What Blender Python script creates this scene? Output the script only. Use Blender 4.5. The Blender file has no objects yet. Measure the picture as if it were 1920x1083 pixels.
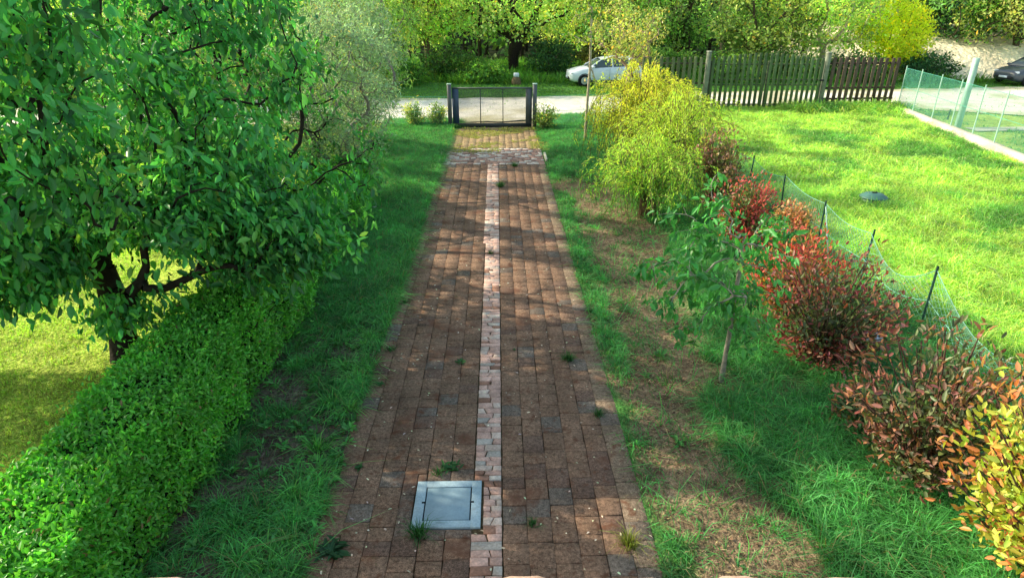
import bpy, math, random
import numpy as np
from mathutils import Vector, Matrix

random.seed(7); R = np.random.default_rng(7)
scene = bpy.context.scene
COL = bpy.data.collections.new("garden"); scene.collection.children.link(COL)

# ------------------------------------------------------------------ camera
H, F, CX, CY = 4.5, 1200.0, 960.0, 541.5
PITCH = math.atan((CY + 5) / F); YAW = math.atan(28 * math.cos(PITCH) / F)
cam = bpy.data.objects.new("camera", bpy.data.cameras.new("camera")); COL.objects.link(cam)
cam.data.lens = F / 1920 * 36; cam.data.sensor_width = 36; cam.data.clip_start = 0.05; cam.data.clip_end = 3000
cam.location = (0, 0, H); cam.rotation_euler = (math.pi/2 - PITCH, 0, -YAW)
scene.camera = cam
CM = Matrix.Rotation(-YAW, 3, 'Z') @ Matrix.Rotation(math.pi/2 - PITCH, 3, 'X')
def at(px, py, z=0.0):
    "real point at height z that shows at (px,py) of the photograph: used to survey positions"
    d = CM @ Vector(((px - CX)/F, -(py - CY)/F, -1)); t = (z - H)/d.z
    return np.array([d.x*t, d.y*t, z])
def atY(px, py, Y):
    d = CM @ Vector(((px - CX)/F, -(py - CY)/F, -1)); t = Y/d.y
    return np.array([d.x*t, Y, H + d.z*t])
CMI = np.array(CM.transposed())
def project(P):
    q = (np.asarray(P, float) - np.array([0, 0, H])) @ CMI.T
    zc = -q[:, 2]; zs = np.where(zc > .1, zc, .1)
    return CX + F*q[:, 0]/zs, CY - F*q[:, 1]/zs, zc

# ------------------------------------------------------------------ light
SAZ, SEL = math.radians(22), math.radians(29)      # sun stands left, a little ahead of the camera
sd = Vector((-math.cos(SAZ)*math.cos(SEL), math.sin(SAZ)*math.cos(SEL), math.sin(SEL)))
sun = bpy.data.objects.new("sun", bpy.data.lights.new("sun", 'SUN')); COL.objects.link(sun)
sun.data.energy = 7.6; sun.data.angle = math.radians(0.6); sun.data.color = (1, .89, .68)
sun.rotation_euler = sd.to_track_quat('Z', 'Y').to_euler()
w = bpy.data.worlds.new("World"); scene.world = w; w.use_nodes = True
nt = w.node_tree; bg = nt.nodes['Background']; sk = nt.nodes.new('ShaderNodeTexSky'); sk.sky_type = 'NISHITA'
sk.sun_disc = False; sk.sun_elevation = SEL; sk.sun_rotation = math.atan2(sd.x, sd.y)
sk.air_density = 1.0; sk.dust_density = 1.5
bg.inputs['Strength'].default_value = 0.42
wm_ = nt.nodes.new('ShaderNodeVectorMath'); wm_.operation = 'MULTIPLY'; wm_.inputs[1].default_value = (1.06, 1.0, .80)   # warm tint on the sky light, makes it less blue
nt.links.new(sk.outputs[0], wm_.inputs[0]); nt.links.new(wm_.outputs[0], bg.inputs['Color'])
scene.view_settings.view_transform = 'Standard'; scene.view_settings.look = 'None'; scene.view_settings.exposure = 0
scene.cycles.max_bounces = 7; scene.cycles.diffuse_bounces = 4; scene.cycles.transmission_bounces = 4
scene.cycles.transparent_max_bounces = 8; scene.cycles.caustics_reflective = False; scene.cycles.caustics_refractive = False

# ------------------------------------------------------------------ noise
_LAT = R.random((8, 128, 128))
def vnoise(x, y, s, k=0):
    x = np.asarray(x, float)/s + 37.1*k; y = np.asarray(y, float)/s + 11.7*k
    i = np.floor(x).astype(int); j = np.floor(y).astype(int); u = x - i; v = y - j
    u = u*u*(3-2*u); v = v*v*(3-2*v); L = _LAT[k % 8]
    a = L[i % 128, j % 128]; b = L[(i+1) % 128, j % 128]; c = L[i % 128, (j+1) % 128]; d = L[(i+1) % 128, (j+1) % 128]
    return (a*(1-u)+b*u)*(1-v) + (c*(1-u)+d*u)*v
def fbm(x, y, s, k=0):
    return .5*vnoise(x, y, s, k) + .3*vnoise(x, y, s*.45, k+1) + .2*vnoise(x, y, s*.2, k+2)
def sstep(a, b, x): t = np.clip((x-a)/(b-a), 0, 1); return t*t*(3-2*t)

# ------------------------------------------------------------------ materials
def material(name, rough=.8, spec=.3, col=None, noise=None, bump=None, trans=0.0, attr=True, metal=0.0, tint=None):
    m = bpy.data.materials.new(name); m.use_nodes = True; n = m.node_tree.nodes; l = m.node_tree.links
    b = n['Principled BSDF']; b.inputs['Roughness'].default_value = rough; b.inputs['Specular IOR Level'].default_value = spec
    b.inputs['Metallic'].default_value = metal
    tc = n.new('ShaderNodeTexCoord')
    if attr:
        a = n.new('ShaderNodeAttribute'); a.attribute_name = 'Col'; c = a.outputs['Color']
    else:
        a = n.new('ShaderNodeRGB'); a.outputs[0].default_value = (*col, 1); c = a.outputs[0]
    for (sc_, lo, hi) in (noise or []):
        t = n.new('ShaderNodeTexNoise'); t.inputs['Scale'].default_value = sc_; t.inputs['Detail'].default_value = 6
        l.new(tc.outputs['Object'], t.inputs['Vector'])
        r = n.new('ShaderNodeMapRange'); r.inputs['From Min'].default_value = .3; r.inputs['From Max'].default_value = .7
        r.inputs['To Min'].default_value = lo; r.inputs['To Max'].default_value = hi; l.new(t.outputs['Fac'], r.inputs['Value'])
        mx = n.new('ShaderNodeVectorMath'); mx.operation = 'SCALE'
        l.new(c, mx.inputs[0]); l.new(r.outputs[0], mx.inputs['Scale']); c = mx.outputs[0]
    for (sc_, thr, tc_) in (tint or []):
        t = n.new('ShaderNodeTexNoise'); t.inputs['Scale'].default_value = sc_; t.inputs['Detail'].default_value = 8; t.inputs['Roughness'].default_value = .65
        l.new(tc.outputs['Object'], t.inputs['Vector'])
        r = n.new('ShaderNodeMapRange'); r.inputs['From Min'].default_value = thr; r.inputs['From Max'].default_value = thr+.12
        l.new(t.outputs['Fac'], r.inputs['Value'])
        mx = n.new('ShaderNodeMix'); mx.data_type = 'RGBA'; l.new(r.outputs[0], mx.inputs[0]); l.new(c, mx.inputs[6]); mx.inputs[7].default_value = (*tc_, 1); c = mx.outputs[2]
    l.new(c, b.inputs['Base Color'])
    if bump:
        t = n.new('ShaderNodeTexNoise'); t.inputs['Scale'].default_value = bump[0]; t.inputs['Detail'].default_value = 6
        l.new(tc.outputs['Object'], t.inputs['Vector'])
        bp = n.new('ShaderNodeBump'); bp.inputs['Strength'].default_value = bump[1]; bp.inputs['Distance'].default_value = bump[2]
        l.new(t.outputs['Fac'], bp.inputs['Height']); l.new(bp.outputs[0], b.inputs['Normal'])
    if trans:
        tr = n.new('ShaderNodeBsdfTranslucent'); mt = n.new('ShaderNodeMixShader'); mt.inputs[0].default_value = trans
        g = n.new('ShaderNodeVectorMath'); g.operation = 'MULTIPLY'; g.inputs[1].default_value = (1.25, 1.35, .6); l.new(c, g.inputs[0])
        l.new(g.outputs[0], tr.inputs[0]); l.new(b.outputs[0], mt.inputs[1]); l.new(tr.outputs[0], mt.inputs[2])
        l.new(mt.outputs[0], n['Material Output'].inputs[0])
    return m
M = dict(
    leaf=material('leaf', .42, .45, trans=.38), softleaf=material('soft_leaf', .6, .3, trans=.5),
    grass=material('grass_blade', .55, .3, trans=.4), straw=material('straw', .8, .2),
    bark=material('bark', .9, .2, noise=[(14, .55, 1.35)], bump=(30, .7, .02)),
    ground=material('ground', .95, .1, noise=[(3, .8, 1.2), (16, .55, 1.45), (70, .5, 1.55)], bump=(22, 1.0, .05)),
    gravel=material('gravel', .95, .15, noise=[(1.5, .85, 1.12), (40, .8, 1.2), (9, .88, 1.1)], bump=(60, .6, .02)),
    paver=material('mossy_paver', .92, .15, noise=[(2.2, .7, 1.3), (30, .6, 1.4), (120, .5, 1.6)], bump=(110, .9, .012),
                   tint=[(1.6, .55, (.155, .075, .048)), (7, .56, (.135, .060, .035)), (23, .60, (.075, .06, .042)), (60, .66, (.30, .25, .20)), (3.2, .66, (.07, .085, .03))]),
    stone=material('pink_stone', .85, .25, noise=[(9, .75, 1.2), (50, .75, 1.2)], bump=(45, .6, .01)),
    joint=material('joint', .98, .05, noise=[(30, .5, 1.5)], attr=False, col=(.095, .075, .045)),
    concrete=material('blue_concrete', .8, .3, noise=[(5, .85, 1.12), (60, .85, 1.12)], bump=(80, .35, .004), attr=False, col=(.31, .42, .48), tint=[(5, .64, (.26, .30, .31)), (40, .68, (.20, .22, .21))]),
    lid=material('lid', .6, .4, noise=[(4, .88, 1.1), (40, .93, 1.07)], bump=(90, .2, .003), attr=False, col=(.22, .32, .38), tint=[(7, .64, (.20, .25, .27)), (50, .70, (.17, .19, .19))]),
    gap=material('dark_gap', .9, .1, attr=False, col=(.01, .012, .015)),
    steel=material('painted_steel', .45, .5, attr=False, col=(.075, .085, .10), noise=[(6, .8, 1.2)]),
    bluesteel=material('blue_steel', .4, .5, attr=False, col=(.03, .055, .12), noise=[(6, .8, 1.2)]),
    wire=material('green_wire', .5, .4, attr=False, col=(.10, .42, .32), noise=[(3, .8, 1.2)]),
    palewire=material('pale_green_wire', .5, .4, attr=False, col=(.18, .44, .36), noise=[(3, .7, 1.2)]),
    greywire=material('grey_wire', .5, .4, attr=False, col=(.035, .04, .045), noise=[(3, .8, 1.2)]),
    postgreen=material('dark_green_post', .5, .4, attr=False, col=(.015, .06, .045), noise=[(8, .7, 1.3)]),
    polegreen=material('pale_green_post', .5, .4, attr=False, col=(.35, .52, .45), noise=[(5, .85, 1.1)]),
    wood=material('weathered_wood', .85, .2, noise=[(3, .7, 1.3), (40, .75, 1.25)], bump=(50, .5, .006)),
    pale=material('pale_wall', .9, .15, attr=False, col=(.60, .56, .42), noise=[(1.2, .8, 1.15), (18, .8, 1.15)], bump=(30, .5, .015)),
    render=material('rough_render', .9, .15, attr=False, col=(.42, .36, .3), noise=[(2, .8, 1.15), (25, .85, 1.1)], bump=(40, .5, .01)),
    coping=material('coping', .85, .25, attr=False, col=(.46, .31, .24), noise=[(12, .75, 1.2), (70, .85, 1.12)], bump=(60, .5, .008)),
    earth=material('sandy_earth', .95, .1, attr=False, col=(.85, .74, .52), noise=[(.8, .7, 1.2), (6, .7, 1.2)], bump=(4, 1, .2)),
    white=material('white_paint', .25, .5, attr=False, col=(.62, .70, .74), noise=[(2, .97, 1.03)]),
    darkpaint=material('dark_paint', .25, .5, attr=False, col=(.06, .075, .10), noise=[(2, .95, 1.05)]),
    glass=material('car_glass', .08, .6, attr=False, col=(.05, .075, .08)),
    tyre=material('tyre', .9, .2, attr=False, col=(.015, .015, .015)), rim=material('rim', .35, .5, attr=False, col=(.5, .52, .54), metal=.6),
    lamp=material('lamp_glass', .1, .6, attr=False, col=(.7, .75, .8)), plate=material('plate', .4, .4, attr=False, col=(.6, .68, .78)),
    trim=material('black_trim', .6, .3, attr=False, col=(.015, .017, .02)),
    dgreen=material('dark_green_plastic', .5, .4, attr=False, col=(.05, .14, .115), noise=[(5, .8, 1.2)]),
    rock=material('pale_rock', .7, .3, attr=False, col=(.42, .45, .56), noise=[(14, .55, 1.25), (50, .8, 1.2)], bump=(25, .8, .02)),
)

# ------------------------------------------------------------------ mesh builder
class MB:
    def __init__(s): s.v = []; s.q = []; s.t = []; s.c = []; s.n = 0
    def add(s, v, quads=None, tris=None, col=(1, 1, 1)):
        v = np.asarray(v, np.float32).reshape(-1, 3)
        if quads is not None and len(quads): s.q.append(np.asarray(quads, np.int32).reshape(-1, 4) + s.n)
        if tris is not None and len(tris): s.t.append(np.asarray(tris, np.int32).reshape(-1, 3) + s.n)
        c = np.asarray(col, np.float32)
        if c.ndim == 1: c = np.broadcast_to(c, (len(v), 3))
        s.v.append(v); s.c.append(c); s.n += len(v)
    def box(s, c, d, col=(1, 1, 1), rot=None, bev=0.0):
        c = np.array(c, float); d = np.array(d, float)/2
        sg = np.array([[x, y, z] for z in (-1, 1) for (x, y) in ((-1, -1), (1, -1), (1, 1), (-1, 1))], float)
        if bev:
            b = min(bev, min(d)*.9); vs = []
            for (zz, ins) in ((-1, b), (-1, 0), (1, 0), (1, b)):
                for (x, y) in ((-1, -1), (1, -1), (1, 1), (-1, 1)):
                    z = zz*d[2] if ins else zz*(d[2]-b); vs.append((x*(d[0]-ins), y*(d[1]-ins), z))
            v = np.array(vs); q = [(3, 2, 1, 0), (12, 13, 14, 15)]
            for r_ in range(3):
                for k in range(4): a = r_*4+k; bb = r_*4+(k+1) % 4; q.append((a, bb, bb+4, a+4))
        else:
            v = sg*d; q = [(3, 2, 1, 0), (4, 5, 6, 7), (0, 1, 5, 4), (1, 2, 6, 5), (2, 3, 7, 6), (3, 0, 4, 7)]
        if rot is not None: v = v @ np.array(rot).T
        s.add(v + c, q, col=col)
    def tubes(s, A, B, ra, rb, sides=5, col=(1, 1, 1)):
        A = np.asarray(A, float).reshape(-1, 3); B = np.asarray(B, float).reshape(-1, 3); n = len(A)
        if n == 0: return
        ra = np.broadcast_to(ra, (n,)); rb = np.broadcast_to(rb, (n,))
        d = B-A; d /= np.maximum(np.linalg.norm(d, axis=1, keepdims=True), 1e-6)
        up = np.where(np.abs(d[:, 2:3]) > .9, np.array([[1., 0, 0]]), np.array([[0, 0, 1.]]))
        u = np.cross(d, up); u /= np.linalg.norm(u, axis=1, keepdims=True); v = np.cross(d, u)
        an = np.arange(sides)*2*math.pi/sides
        ring = np.cos(an)[None, :, None]*u[:, None] + np.sin(an)[None, :, None]*v[:, None]
        V = np.concatenate([A[:, None]+ring*ra[:, None, None], B[:, None]+ring*rb[:, None, None]], 1).reshape(-1, 3)
        k = np.arange(sides); k2 = (k+1) % sides
        q = np.stack([k, k2, k2+sides, k+sides], 1)[None] + (np.arange(n)*2*sides)[:, None, None]
        c = np.asarray(col, float)
        if c.ndim == 2: c = np.repeat(c, 2*sides, 0)
        s.add(V, q.reshape(-1, 4), col=c)
    def lathe(s, prof, c=(0, 0, 0), sides=20, axis='z', col=(1, 1, 1)):
        an = np.arange(sides)*2*math.pi/sides; V = []
        for (r, z) in prof:
            x = r*np.cos(an); y = r*np.sin(an); zz = np.full(sides, z)
            V.append(np.stack([x, y, zz], 1) if axis == 'z' else np.stack([x, zz, y], 1))
        V = np.concatenate(V)+np.array(c); q = []
        for i in range(len(prof)-1):
            for k in range(sides): k2 = (k+1) % sides; q.append((i*sides+k, i*sides+k2, (i+1)*sides+k2, (i+1)*sides+k))
        s.add(V, q, col=col)
    def build(s, name, mat, parent=None, smooth=False, rec=False):
        V = np.concatenate(s.v) if s.v else np.zeros((0, 3), np.float32); C_ = np.concatenate(s.c)
        Q = np.concatenate(s.q) if s.q else np.zeros((0, 4), np.int32); T = np.concatenate(s.t) if s.t else np.zeros((0, 3), np.int32)
        me = bpy.data.meshes.new(name); me.vertices.add(len(V)); me.vertices.foreach_set('co', V.ravel())
        nl = Q.size+T.size; me.loops.add(nl); me.loops.foreach_set('vertex_index', np.concatenate([Q.ravel(), T.ravel()]))
        me.polygons.add(len(Q)+len(T))
        st = np.concatenate([np.arange(len(Q))*4, Q.size+np.arange(len(T))*3]).astype(np.int32)
        me.polygons.foreach_set('loop_start', st)
        me.update(calc_edges=True)
        if smooth: me.polygons.foreach_set('use_smooth', np.ones(len(Q)+len(T), bool))
        a = me.color_attributes.new('Col', 'FLOAT_COLOR', 'POINT')
        a.data.foreach_set('color', np.concatenate([C_, np.ones((len(C_), 1), np.float32)], 1).astype(np.float32).ravel())
        me.materials.append(M[mat]); o = bpy.data.objects.new(name, me); COL.objects.link(o)
        if parent is not None: o.parent = parent
        return o
def tag(o, label=None, cat=None, group=None, kind=None):
    for k, v in (('label', label), ('category', cat), ('group', group), ('kind', kind)):
        if v: o[k] = v
    return o
def empty(name, loc, label, cat, group=None, rz=0.0):
    e = bpy.data.objects.new(name, None); COL.objects.link(e); e.location = tuple(map(float, loc)); e.rotation_euler[2] = rz
    return tag(e, label, cat, group)

def unit(v): return v/np.maximum(np.linalg.norm(v, axis=-1, keepdims=True), 1e-6)
def add_leaves(mb, pos, d, nrm, L, W, col, simple=False, bend=.12):
    n = len(pos)
    if n == 0: return
    L = np.broadcast_to(L, (n,))[:, None]; W = np.broadcast_to(W, (n,))[:, None]
    d = unit(d); s = unit(np.cross(d, nrm)); nn = np.cross(s, d)
    if simple:
        V = np.stack([pos, pos+d*L*.45+s*W*.5, pos+d*L-nn*L*bend, pos+d*L*.45-s*W*.5], 1)
        q = np.array([[0, 1, 2, 3]]); k = 4
    else:
        f = nn*W*.18
        V = np.stack([pos, pos+d*L*.28+s*W*.42+f, pos+d*L*.66+s*W*.42+f-nn*L*bend*.4, pos+d*L-nn*L*bend,
                      pos+d*L*.66-s*W*.42+f-nn*L*bend*.4, pos+d*L*.28-s*W*.42+f], 1)
        q = np.array([[0, 1, 2, 3], [0, 3, 4, 5]]); k = 6
    Q = (q[None]+(np.arange(n)*k)[:, None, None]).reshape(-1, 4)
    c = np.asarray(col, float); c = np.broadcast_to(c, (n, 3)) if c.ndim == 1 else c
    mb.add(V.reshape(-1, 3), Q, col=np.repeat(c, k, 0))
def add_blades(mb, pos, h, w_, lean, col):
    "grass blades: pos n,3; h, w_ n; lean n,2 horizontal offset of the tip"
    n = len(pos)
    if n == 0: return
    a = R.random(n)*2*math.pi; s = np.stack([np.cos(a), np.sin(a), np.zeros(n)], 1)*w_[:, None]*.5
    ln = np.concatenate([lean, np.zeros((n, 1))], 1); up = np.zeros((n, 3)); up[:, 2] = h
    m = pos+up*.6+ln*.35; t = pos+up*np.maximum(.35, 1-.5*np.linalg.norm(lean, axis=1)/np.maximum(h, .01))[:, None]+ln
    V = np.stack([pos-s, pos+s, m+s*.8, m-s*.8, t], 1).reshape(-1, 3); b = (np.arange(n)*5)[:, None]
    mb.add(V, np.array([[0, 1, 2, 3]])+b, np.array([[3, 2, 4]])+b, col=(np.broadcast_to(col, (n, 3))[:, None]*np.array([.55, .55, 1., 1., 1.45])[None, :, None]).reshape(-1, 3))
def jit(c, n, amt=.2, hue=.08):
    c = np.broadcast_to(np.asarray(c, float), (n, 3)); k = 1+amt*R.standard_normal((n, 1))*.7
    return np.clip(c*np.clip(k, .4, 1.9)*(1+hue*R.standard_normal((n, 3))), .002, .9)

# ------------------------------------------------------------------ trees
_sv = np.array(sd)
GAPS = [(at(px, py), r) for (px, py, r) in ((870, 492, .30), (860, 470, .22), (985, 512, .30), (1045, 522, .28), (960, 500, .2), (960, 412, .42), (1030, 425, .35), (1075, 566, .2), (900, 330, .5), (1000, 335, .4),
   (1345, 585, .30), (1400, 600, .22), (1120, 395, .5), (1290, 1010, .30), (1400, 985, .22), (1180, 1015, .16), (1340, 1040, .3), (1640, 935, .2), (1420, 832, .12), (1350, 828, .1), (1130, 560, .14), (1300, 560, .22),
   (950, 262, 1.1), (880, 270, .8), (1020, 265, .8), (1440, 700, .12), (930, 540, .18), (1010, 590, .16))]
GAPS += [(at(*q), .85) for q in ((160, 560), (60, 540), (100, 615), (340, 500), (390, 470), (20, 600), (250, 520))]
GAPS += [(at(1900, 1050)+np.array([0, 0, z]), .75) for z in (.3, .9, 1.5)]+[(at(1560, 640)+np.array([0, 0, 1.2]), .22), (at(1480, 560)+np.array([0, 0, .9]), .55), (at(1385, 470)+np.array([0, 0, 1.0]), .35), (at(1700, 800)+np.array([0, 0, 1.3]), .3)]
for _i in range(26): GAPS.append((np.array([R.uniform(1.5, 5.2), R.uniform(4, 15), 0.]), R.uniform(.05, .16)))
for _i in range(22): GAPS.append((np.array([R.uniform(-1.6, 1.4), R.uniform(9.3, 16), 0.]), R.uniform(.08, .22)))
def sungap(P, k=1.0, prob=.96):
    "False where a leaf would close one of the gaps through which the sun reaches the ground"
    P = np.asarray(P); ok = np.ones(len(P), bool)
    for (g_, r) in GAPS:
        v = P-g_; t = v@_sv; d = np.linalg.norm(v-t[:, None]*_sv, axis=1); ok &= ~((d < r*k*1.35) & (t > .6) & (R.random(len(P)) < prob))
    return ok
def skeleton(path, attr, seg=.25, kpath=.3, droop=0.0, wob=.06):
    P = [np.array(p, float) for p in path]; par = [-1]+list(range(len(path)-1)); dist = [0.0]
    for i in range(1, len(P)): dist.append(dist[-1]+np.linalg.norm(P[i]-P[i-1]))
    n = len(P); N = np.zeros((60000, 3)); D = np.zeros(60000); N[:n] = P; D[:n] = dist; first = max(1, n-3)
    par = par[:]; tips = []
    attr = attr[np.argsort(np.linalg.norm(attr-N[n-1], axis=1)+R.random(len(attr))*.3)]
    for a in attr:
        c = np.linalg.norm(N[first:n]-a, axis=1) + kpath*D[first:n]; j = int(np.argmin(c))+first
        L = np.linalg.norm(a-N[j])
        if L < .03: tips.append(j); continue
        k = max(1, int(math.ceil(L/seg))); pj = par[j]
        d0 = N[j]-N[pj] if pj >= 0 else np.array([0, 0, 1.]); d0 = d0/max(np.linalg.norm(d0), 1e-6); S = N[j].copy(); prev = j
        ctrl = S+d0*L*.35+(a-S)*.15; ctrl[2] += droop*L
        for i in range(1, k+1):
            t = i/k; p = (1-t)**2*S+2*t*(1-t)*ctrl+t*t*a
            if i < k: p = p+R.standard_normal(3)*wob*seg
            N[n] = p; D[n] = D[prev]+L/k; par.append(prev); prev = n; n += 1
        tips.append(prev)
    return N[:n].copy(), np.array(par), np.array(tips)
def bark_mesh(N, par, tipr, basemax, sides=6, col=(.06, .045, .03), expo=2.3, flare=True):
    n = len(N); acc = np.zeros(n); r = np.zeros(n)
    for i in range(n-1, -1, -1):
        r[i] = max(tipr, acc[i]**(1/expo))
        if par[i] >= 0: acc[par[i]] += r[i]**expo
    r *= np.where(r > tipr*1.01, basemax/r[0], 1) if r[0] > 0 else 1
    r = np.maximum(r, tipr*.7)
    if flare: r[0] *= 1.35
    mb = MB(); i = np.arange(1, n); p = par[1:]
    d = N[i]-N[p]; A = N[p]-d*.03; ok = np.linalg.norm(d, axis=1) > .004
    mb.tubes(A[ok], N[i][ok], np.minimum(r[p], r[i]*1.6)[ok], r[i][ok], sides, col=col)
    return mb, r
def ellips(n, c, rad, lo=.35, hi=1.0, bias=1.0):
    v = unit(R.standard_normal((n, 3))); t = (lo**3+(hi**3-lo**3)*R.random(n)**(1/bias))**(1/3)
    return np.array(c)+v*t[:, None]*np.array(rad)
def tree(name, loc, label, cat, group, path, attr, leafcol, nleaf, L, W, tipr, base, mat='leaf', spread=.12, droop=.5, seg=.25, sides=6,
         barkcol=(.06, .045, .03), simple=False, kpath=.3, up=.6, clump=.25, along=0, wob=.06, mix2=None, sunny=0.0, adroop=0.0, keep=None, expo=2.2):
    loc = np.array(loc, float); root = empty(name, loc, label, cat, group)
    if keep is not None: attr = attr[keep(attr+loc)]
    N, par, tips = skeleton(path, attr, seg, kpath, adroop, wob)
    mb, r = bark_mesh(N, par, tipr, base, sides, barkcol, expo); mb.build('trunk', 'bark', root, smooth=True)
    cen = N[tips]; odir = unit(N[tips]-N[par[tips]])
    if along:
        thin = np.where((r < tipr*2.2))[0]; thin = thin[par[thin] >= 0]
        ch = R.choice(thin, int(len(thin)*along)) if len(thin) else thin
        cen = np.concatenate([cen, N[ch]]); odir = np.concatenate([odir, unit(N[ch]-N[par[ch]])])
    m = len(cen); cl = 1+clump*R.standard_normal((m, 1)); cl = np.repeat(np.clip(cl, .5, 1.7), nleaf, 0)
    n = m*nleaf; o = np.repeat(odir, nleaf, 0); p = np.repeat(cen, nleaf, 0)
    off = R.standard_normal((n, 3)); p = p+off*spread*np.array([1, 1, .7])-o*np.abs(off[:, :1])*spread*.6
    d = unit(o*.6+R.standard_normal((n, 3))*.8+np.array([0, 0, -droop])); nr = unit(R.standard_normal((n, 3))*.6+np.array([0, 0, up]))
    base_c = np.asarray(leafcol, float)
    c = np.broadcast_to(base_c, (n, 3)).copy()
    if mix2 is not None:
        fsel = R.random((m, 1))*.75+.25*R.random((m, 1)); fsel = np.repeat(fsel, nleaf, 0); sel = (fsel < mix2[1])*1.0
        c = c*(1-sel)+np.asarray(mix2[0])*sel
    c = jit(c, n, .22, .07)*cl
    if keep is not None:
        k = keep(p+loc); p, d, nr, c = p[k], d[k], nr[k], c[k]; n = len(p)
    lb = MB(); sz = np.clip(1+.30*R.standard_normal(n), .4, 1.7); old = R.random(n) < .04; c[old] = c[old]*np.array([2.2, 1.25, .8])
    add_leaves(lb, p, d, nr, L*sz, W*sz, c, simple, bend=.2)
    lb.build('crown', mat, root); return root

# ------------------------------------------------------------------ ground
DL, DR = -1.71, 1.38          # driveway edges
def zone(x, y):
    "returns ground colour"
    x = np.asarray(x, float); y = np.asarray(y, float)
    n1 = fbm(x, y, 1.3, 0); n2 = fbm(x, y, .5, 3); n3 = fbm(x, y, 4, 5)
    def C(*c): return np.array(c)[None]*np.ones((x.size, 1))
    grass = C(.06, .16, .035)*(0.7+.6*n2[:, None])
    soil = C(.12, .098, .072)*(.6+.8*n2[:, None]); dry = C(.22, .155, .095)*(.35+1.3*fbm(x, y, .22, 6)[:, None])*(.6+.8*n2[:, None])
    field = C(.32, .42, .07)*(.7+.6*n2[:, None]); lawn = C(.36, .46, .07)*(.6+.7*n2[:, None])
    c = grass.copy()
    def put(mask, k): 
        m_ = np.clip(mask, 0, 1)[:, None]; c[:] = c*(1-m_)+k*m_
    left = (x < DL)*(x > -4.1); put(left*sstep(14, 9, y+n1*6-3)*sstep(.30, .42, n1+.15), soil)
    rs = soil_right(x, y); put(rs, dry*(.8+.2*n3[:, None]))
    put((x > 6.1)*1.0, field); put((x < -4.1)*1.0, lawn)
    # dirt apron by the gate
    ap = (x > DL-.1)*(x < DR+.1)*(y > 23.8)*(y < 26)*1.0
    put(ap, (C(.33, .27, .17)*(.45+1.1*n2[:, None])))
    put(sstep(32, 33, y)*1.0, grass*1.2)
    put(sstep(50, 54, y), C(.03, .04, .015))
    return c
def soil_right(x, y):
    n1 = fbm(x, y, .9, 2)
    cx = np.interp(y, [4, 5.6, 7.4, 10, 14.3], [2.15, 1.98, 2.12, 2.45, 2.42]); hw = np.interp(y, [4, 5.6, 7.4, 10, 14.3], [.62, .46, .60, .88, .85])
    m = sstep(1.22, .92, np.abs(x-cx)/hw+(n1-.5)*1.3)
    m = np.maximum(m, sstep(.60, .68, fbm(x, y, 1.0, 6))*(x > 2.6)*(x < 5)*.8)
    return m*sstep(18.2, 16, y+(n1-.5)*2)*(x > DR)
GYE = 24.2
def height(x, y):
    h = .018+(fbm(x, y, .6, 4)-.5)*.05
    inside = (x > DL+.05)*(x < DR-.05)*(y > -1)*(y < GYE-.1)
    edge = (np.abs(x-DL) < .12) | (np.abs(x-DR) < .12)
    h = np.where(edge, .024+(fbm(x, y, .3, 2)-.5)*.03, h)
    return np.where(inside > 0, -.06, h*np.where(y > 40, .3, 1))
xs = np.unique(np.concatenate([np.arange(-7, 8, .08), np.arange(8, 18, .25), np.arange(-16, -7, .2), np.arange(18, 60, 2.), np.arange(-60, -16, 2.), [DL+.049, DL+.051, DL, DR, DR-.049, DR-.051],
                     np.array([80, 120, 200, 400, 800, 1600]), -np.array([80, 120, 200, 400, 800, 1600])]))
ys = np.unique(np.concatenate([np.arange(2.5, 14, .08), np.arange(14, 27, .14), np.arange(27, 60, .8), [-1, 0, 1, 2, -5, -20, -100, -600, 80, 120, 200, 400, 900, 2000]]))
X, Y = np.meshgrid(xs, ys); xf, yf = X.ravel(), Y.ravel(); nx, ny = len(xs), len(ys)
g = MB(); ii, jj = np.meshgrid(np.arange(nx-1), np.arange(ny-1)); b = (jj*nx+ii).ravel()
zf = height(xf, yf); far = (np.abs(xf) > 40) | (yf > 60) | (yf < 0); zf = np.where(far, 0, zf)
g.add(np.stack([xf, yf, zf], 1), np.stack([b, b+1, b+nx+1, b+nx], 1), col=zone(xf, yf))
tag(g.build('ground', 'ground', smooth=True), kind='structure')
# road
rn = [(-60, 24.2), (-20, 25), (0, 25.5), (3.3, 26.6), (9, 29.3), (13, 29.6), (18, 28.6), (22, 26.5), (27, 25.5), (60, 23)]
rf = [(-60, 31), (-20, 31.6), (0, 32.2), (3.3, 32.6), (9, 33.7), (13, 34.2), (20, 34.8), (27, 35.6), (60, 38)]
xr = np.arange(-60, 60.1, .4); ya = np.interp(xr, *zip(*rn)); yb = np.interp(xr, *zip(*rf)); mb = MB(); K = 14; V = []; Cc = []
for k in range(K+1):
    t = k/K; yy = ya*(1-t)+yb*t
    if k in (0, K): yy = yy+(fbm(xr, yy, 1.2, 1)-.5)*1.0
    V.append(np.stack([xr, yy, np.full_like(xr, .055)], 1)); nn_ = fbm(xr, yy, 2.2, 6)
    e = min(t, 1-t); gr = sstep(.5, .75, nn_+(.25 if e < .08 else 0))[:, None]
    Cc.append(np.array([[.72, .68, .60]])*(.85+.3*nn_[:, None])*(1-gr)+np.array([[.50, .46, .30]])*gr)
V = np.concatenate(V); n_ = len(xr); q = [(k*n_+i, k*n_+i+1, (k+1)*n_+i+1, (k+1)*n_+i) for k in range(K) for i in range(n_-1)]
mb.add(V, q, col=np.concatenate(Cc)); tag(mb.build('road', 'gravel'), kind='structure')
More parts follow.
